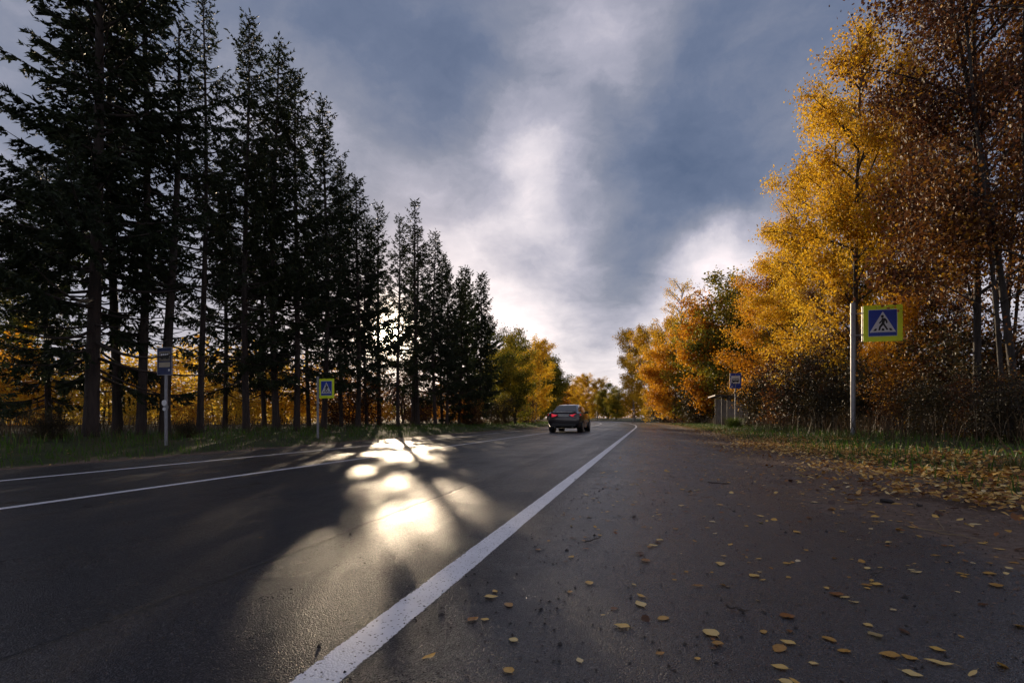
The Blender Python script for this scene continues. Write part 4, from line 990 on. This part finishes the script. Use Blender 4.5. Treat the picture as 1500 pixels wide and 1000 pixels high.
n = 7000; gs = 1.6 + 30 * g.uniform(0, 1, n) ** 1.6; gl = 1.25 + 1.9 * g.uniform(0, 1, n) ** .8 + .25 * np.sin(gs * 1.7); gx, gy = at(gs, gl)
r = g.uniform(.003, .009, n) * np.where(g.uniform(0, 1, n) < .08, 1.8, 1) * (1 + gs * .02)
P = (OCT[None] * g.uniform(.5, 1.5, (n, 6, 3))) * r[:, None, None] + np.stack([gx, gy, gz(gl) + .005], -1)[:, None]
tag(link('dirt_crumbs', np_mesh('dirt_crumbs', P.reshape(-1, 3), tris=(np.arange(n)[:, None, None] * 6 + OT[None]).reshape(-1, 3), mats=[M['crumb']])), kind='stuff')
# clods and twigs
def clod(px, py, size, seed, label):
    x, y = ground_px(px, py); lat, s = lat_of(x, y); m = MB(); g2 = np.random.default_rng(seed)
    bmesh.ops.create_icosphere(m.bm, subdivisions=3, radius=size)
    for v in m.bm.verts:
        c = v.co.copy(); k = 1 + .28 * math.sin(c.x * 60 + seed) * math.sin(c.y * 47) + .2 * math.sin(c.z * 80 + c.x * 40) + g2.normal(0, .05); v.co = Vector((c.x * k * 1.25, c.y * k, max(-.3 * size, c.z * k * .6)))
    o = m.build('soil_clod', M['grit'], None, False); o.location = (x, y, zlie(lat) + size * .2); return tag(o, label, 'clod')
clod(1298, 738, .032, 3, 'black clod of earth on the dirt beside the leaf drift, largest one there')
clod(1346, 744, .016, 4, 'small dark clod of earth right of the largest black one')
M['twig'] = simple('twig_bark', (.035, .026, .02), .8, 0, .3, 20); M['strawy'] = simple('straw_stalk', (.26, .19, .10), .7, 0, .3, 20)
def twig(px, py, px2_, py2_, r, mat, seed, label, fork=True):
    x, y = ground_px(px, py); x2, y2 = ground_px(px2_, py2_); lat, _ = lat_of(x, y); g2 = np.random.default_rng(seed); u = np.linspace(0, 1, 8)
    d = np.array([x2 - x, y2 - y, 0]); L = np.linalg.norm(d); z = r * 1.2
    side = np.array([-d[1], d[0], 0]) / (L + 1e-9)
    P = d[None] * u[:, None] + side[None] * (g2.normal(0, .06, 8).cumsum() * .4 * L)[:, None]; P[:, 2] = z + .01 * np.abs(g2.normal(0, .5, 8))
    ps, rs = [P], [r * (1 - .6 * u)]
    if fork:
        for k in (2, 4, 5):
            e = unit(d / L + side * g2.choice([-1, 1]) * .9) * L * g2.uniform(.15, .35); ps.append(P[k][None] + e[None] * u[:, None] * np.array([[1, 1, 0]]) + np.array([[0, 0, .004]])); rs.append(r * .6 * (1 - .7 * u))
    V, Q = tubes(ps, rs, 5); o = link('twig', np_mesh('twig', V, quads=Q, mats=[mat], smooth=True)); o.location = (x, y, zlie(lat)); return tag(o, label, 'twig')
twig(1037, 708, 1066, 711, .006, M['twig'], 1, 'dark forked twig on the bright asphalt right of the white line')
twig(1342, 776, 1440, 794, .003, M['strawy'], 2, 'pale straw stalk lying on the dirt at right')
twig(1372, 768, 1392, 782, .0025, M['strawy'], 3, 'short pale straw stalk across the longer one at right', False)
twig(1064, 893, 1098, 903, .004, M['twig'], 4, 'dark twig among leaves in the lower middle of the asphalt')
twig(1274, 845, 1304, 838, .003, M['twig'], 5, 'thin dark twig above the lone orange yellow leaf', False)
twig(858, 797, 882, 791, .004, M['twig'], 6, 'dark twig right of the white line beyond its sunlit part')

# ------------------------------------------------------------------ light and sky
SUN_AZ, SUN_EL = math.atan2(570 - VX, F), math.atan2(HY - 490, math.hypot(570 - VX, F))
sdir = Vector((math.sin(SUN_AZ) * math.cos(SUN_EL), math.cos(SUN_AZ) * math.cos(SUN_EL), math.sin(SUN_EL)))
sun = bpy.data.lights.new('sun', 'SUN'); sun.energy = 4.2; sun.angle = R(.53); sun.color = (1.0, .78, .53)
so = bpy.data.objects.new('sun', sun); COL.objects.link(so); so.rotation_euler = (-sdir).to_track_quat('-Z', 'Y').to_euler(); so.location = (0, 0, 30)

world = bpy.data.worlds.new('World'); scene.world = world; world.use_nodes = True
nt = world.node_tree; nt.nodes.clear(); n = N(nt)
tc = n.add('ShaderNodeTexCoord').outputs['Generated']
dn = n.vmath('NORMALIZE', tc)
warp = n.noise(dn, 4.2, 7, .62, out=1)
wv = n.vmath('SUBTRACT', warp, (.5, .5, .5))
d2 = n.vmath('NORMALIZE', n.vmath('ADD', dn, n.vmath('SCALE', wv, scale=.17)))
def dvec(px, py): return Vector(((px - VX) / F, 1, (HY - py) / F)).normalized()
BLOBS = [(742, 195, 40, .22), (790, 258, 48, .24), (700, 275, 70, .15), (806, 330, 36, .22), (890, 80, 85, .28), (960, 140, 60, .16), (750, 400, 80, .24), (1062, 385, 46, .48), (990, 385, 40, .18), (858, 372, 34, .30), (880, 285, 60, .15),
         (560, 255, 90, .06), (640, 330, 80, .04), (600, 380, 80, -.12), (800, 470, 110, .28), (470, 160, 60, .12), (1090, 270, 60, .15), (1120, 60, 60, .10), (1000, 480, 60, .25), (740, 470, 70, .10), (900, 500, 70, .12), (1180, 200, 80, .12), (380, 200, 90, .1), (830, 560, 200, .10),
         (935, 185, 75, -.34), (1030, 285, 75, -.30), (830, 345, 60, -.24), (820, 405, 75, -.34), (940, 405, 65, -.28), (690, 225, 60, -.20), (600, 110, 110, -.18), (720, 95, 80, -.16), (1130, 170, 110, -.12), (1080, 40, 110, -.14), (440, 60, 130, -.12), (690, 300, 34, -.12), (840, 525, 60, -.18), (40, 120, 200, -.10), (1300, 60, 160, -.14)]
fld = None
for px, py, sg, am in BLOBS:
    v = dvec(px, py); c = max(.3, v.y); sig = sg / F * c
    gss = n.math('EXPONENT', n.math('MULTIPLY', n.math('SUBTRACT', n.vmath('DOT_PRODUCT', d2, tuple(v)), 1.0), 1.0 / sig ** 2))
    t = n.math('MULTIPLY', gss, am * (.95 if am > 0 else 1.1))
    fld = t if fld is None else n.math('ADD', fld, t)
sp = n.add('ShaderNodeSeparateXYZ'); n.link(dn, sp.inputs[0])
zc = n.math('MAXIMUM', sp.outputs[2], 0.0)
den = n.math('ADD', zc, .16)
cb = n.add('ShaderNodeCombineXYZ'); n.link(n.math('DIVIDE', sp.outputs[0], den), cb.inputs[0]); n.link(n.math('DIVIDE', sp.outputs[1], den), cb.inputs[1])
c1 = n.noise(cb.outputs[0], .95, 5, .52, .6); c2 = n.noise(cb.outputs[0], 2.6, 6, .55, .5); c3 = n.noise(n.vmath('MULTIPLY', d2, (1.0, 1.0, 1.9)), 5.0, 9, .62, .15)
nz = n.math('ADD', n.math('MULTIPLY', n.math('SUBTRACT', c1, .5), .50), n.math('ADD', n.math('MULTIPLY', n.math('SUBTRACT', c2, .5), .45), n.math('MULTIPLY', n.math('SUBTRACT', c3, .5), .55)))
low = n.math('EXPONENT', n.math('MULTIPLY', zc, -5.0))
val = n.math('ADD', n.math('ADD', n.math('ADD', .43, fld), nz), n.math('MULTIPLY', low, .40))
cloud = n.ramp(val, [(0.0, (.058, .082, .143)), (.20, (.092, .116, .182)), (.40, (.160, .173, .228)), (.60, (.29, .285, .345)), (.82, (.50, .465, .50)), (1.0, (.72, .63, .64))])
sky = n.add('ShaderNodeTexSky', sky_type='NISHITA'); sky.sun_disc = False; sky.sun_elevation = SUN_EL; sky.sun_rotation = SUN_AZ
bg1 = n.add('ShaderNodeBackground'); n.link(sky.outputs[0], bg1.inputs[0]); bg1.inputs[1].default_value = .05
sd = n.vmath('DOT_PRODUCT', dn, tuple(sdir)); sm1 = n.math('SUBTRACT', sd, 1.0)
a1 = n.math('MULTIPLY', n.math('EXPONENT', n.math('MULTIPLY', sm1, 1 / .028 ** 2)), 9.0)
a2 = n.math('MULTIPLY', n.math('EXPONENT', n.math('MULTIPLY', sm1, 1 / .11 ** 2)), .24)
a1 = n.math('ADD', a1, n.math('MULTIPLY', n.math('EXPONENT', n.math('MULTIPLY', sm1, 1 / .011 ** 2)), 45.0))
gl_ = n.mix(1.0, n.vmath('SCALE', (1.0, .82, .58), scale=a1), n.vmath('SCALE', (1.0, .74, .60), scale=a2), 'ADD')
col = n.mix(1.0, cloud, gl_, 'ADD')
bg2 = n.add('ShaderNodeBackground'); n.link(col, bg2.inputs[0]); bg2.inputs[1].default_value = 1.25
# thick cloud hides most of the clear sky behind it
add = n.add('ShaderNodeMixShader'); add.inputs[0].default_value = .88
n.link(bg1.outputs[0], add.inputs[1]); n.link(bg2.outputs[0], add.inputs[2])
wo = n.add('ShaderNodeOutputWorld'); n.link(add.outputs[0], wo.inputs[0])

# ------------------------------------------------------------------ camera
cam = bpy.data.cameras.new('camera'); co = bpy.data.objects.new('camera', cam); COL.objects.link(co)
cam.sensor_width = 36.0; cam.lens = 36.0 * F / 1500.0; cam.shift_y = (HY - 500.0) / 1500.0
co.location = (0, 0, CAM_H); co.rotation_euler = (R(90), 0, 0); cam.clip_start = .05; cam.clip_end = 6000
scene.camera = co
vs = scene.view_settings; vs.view_transform = 'Standard'; vs.look = 'None'; vs.exposure = 0.46; vs.gamma = 1.0
cy = scene.cycles; cy.use_denoising = True; cy.adaptive_threshold = .03; cy.max_bounces = 5; cy.transparent_max_bounces = 6; cy.diffuse_bounces = 2; cy.glossy_bounces = 2; cy.transmission_bounces = 4
cy.sample_clamp_indirect = 6.0; cy.sample_clamp_direct = 30.0
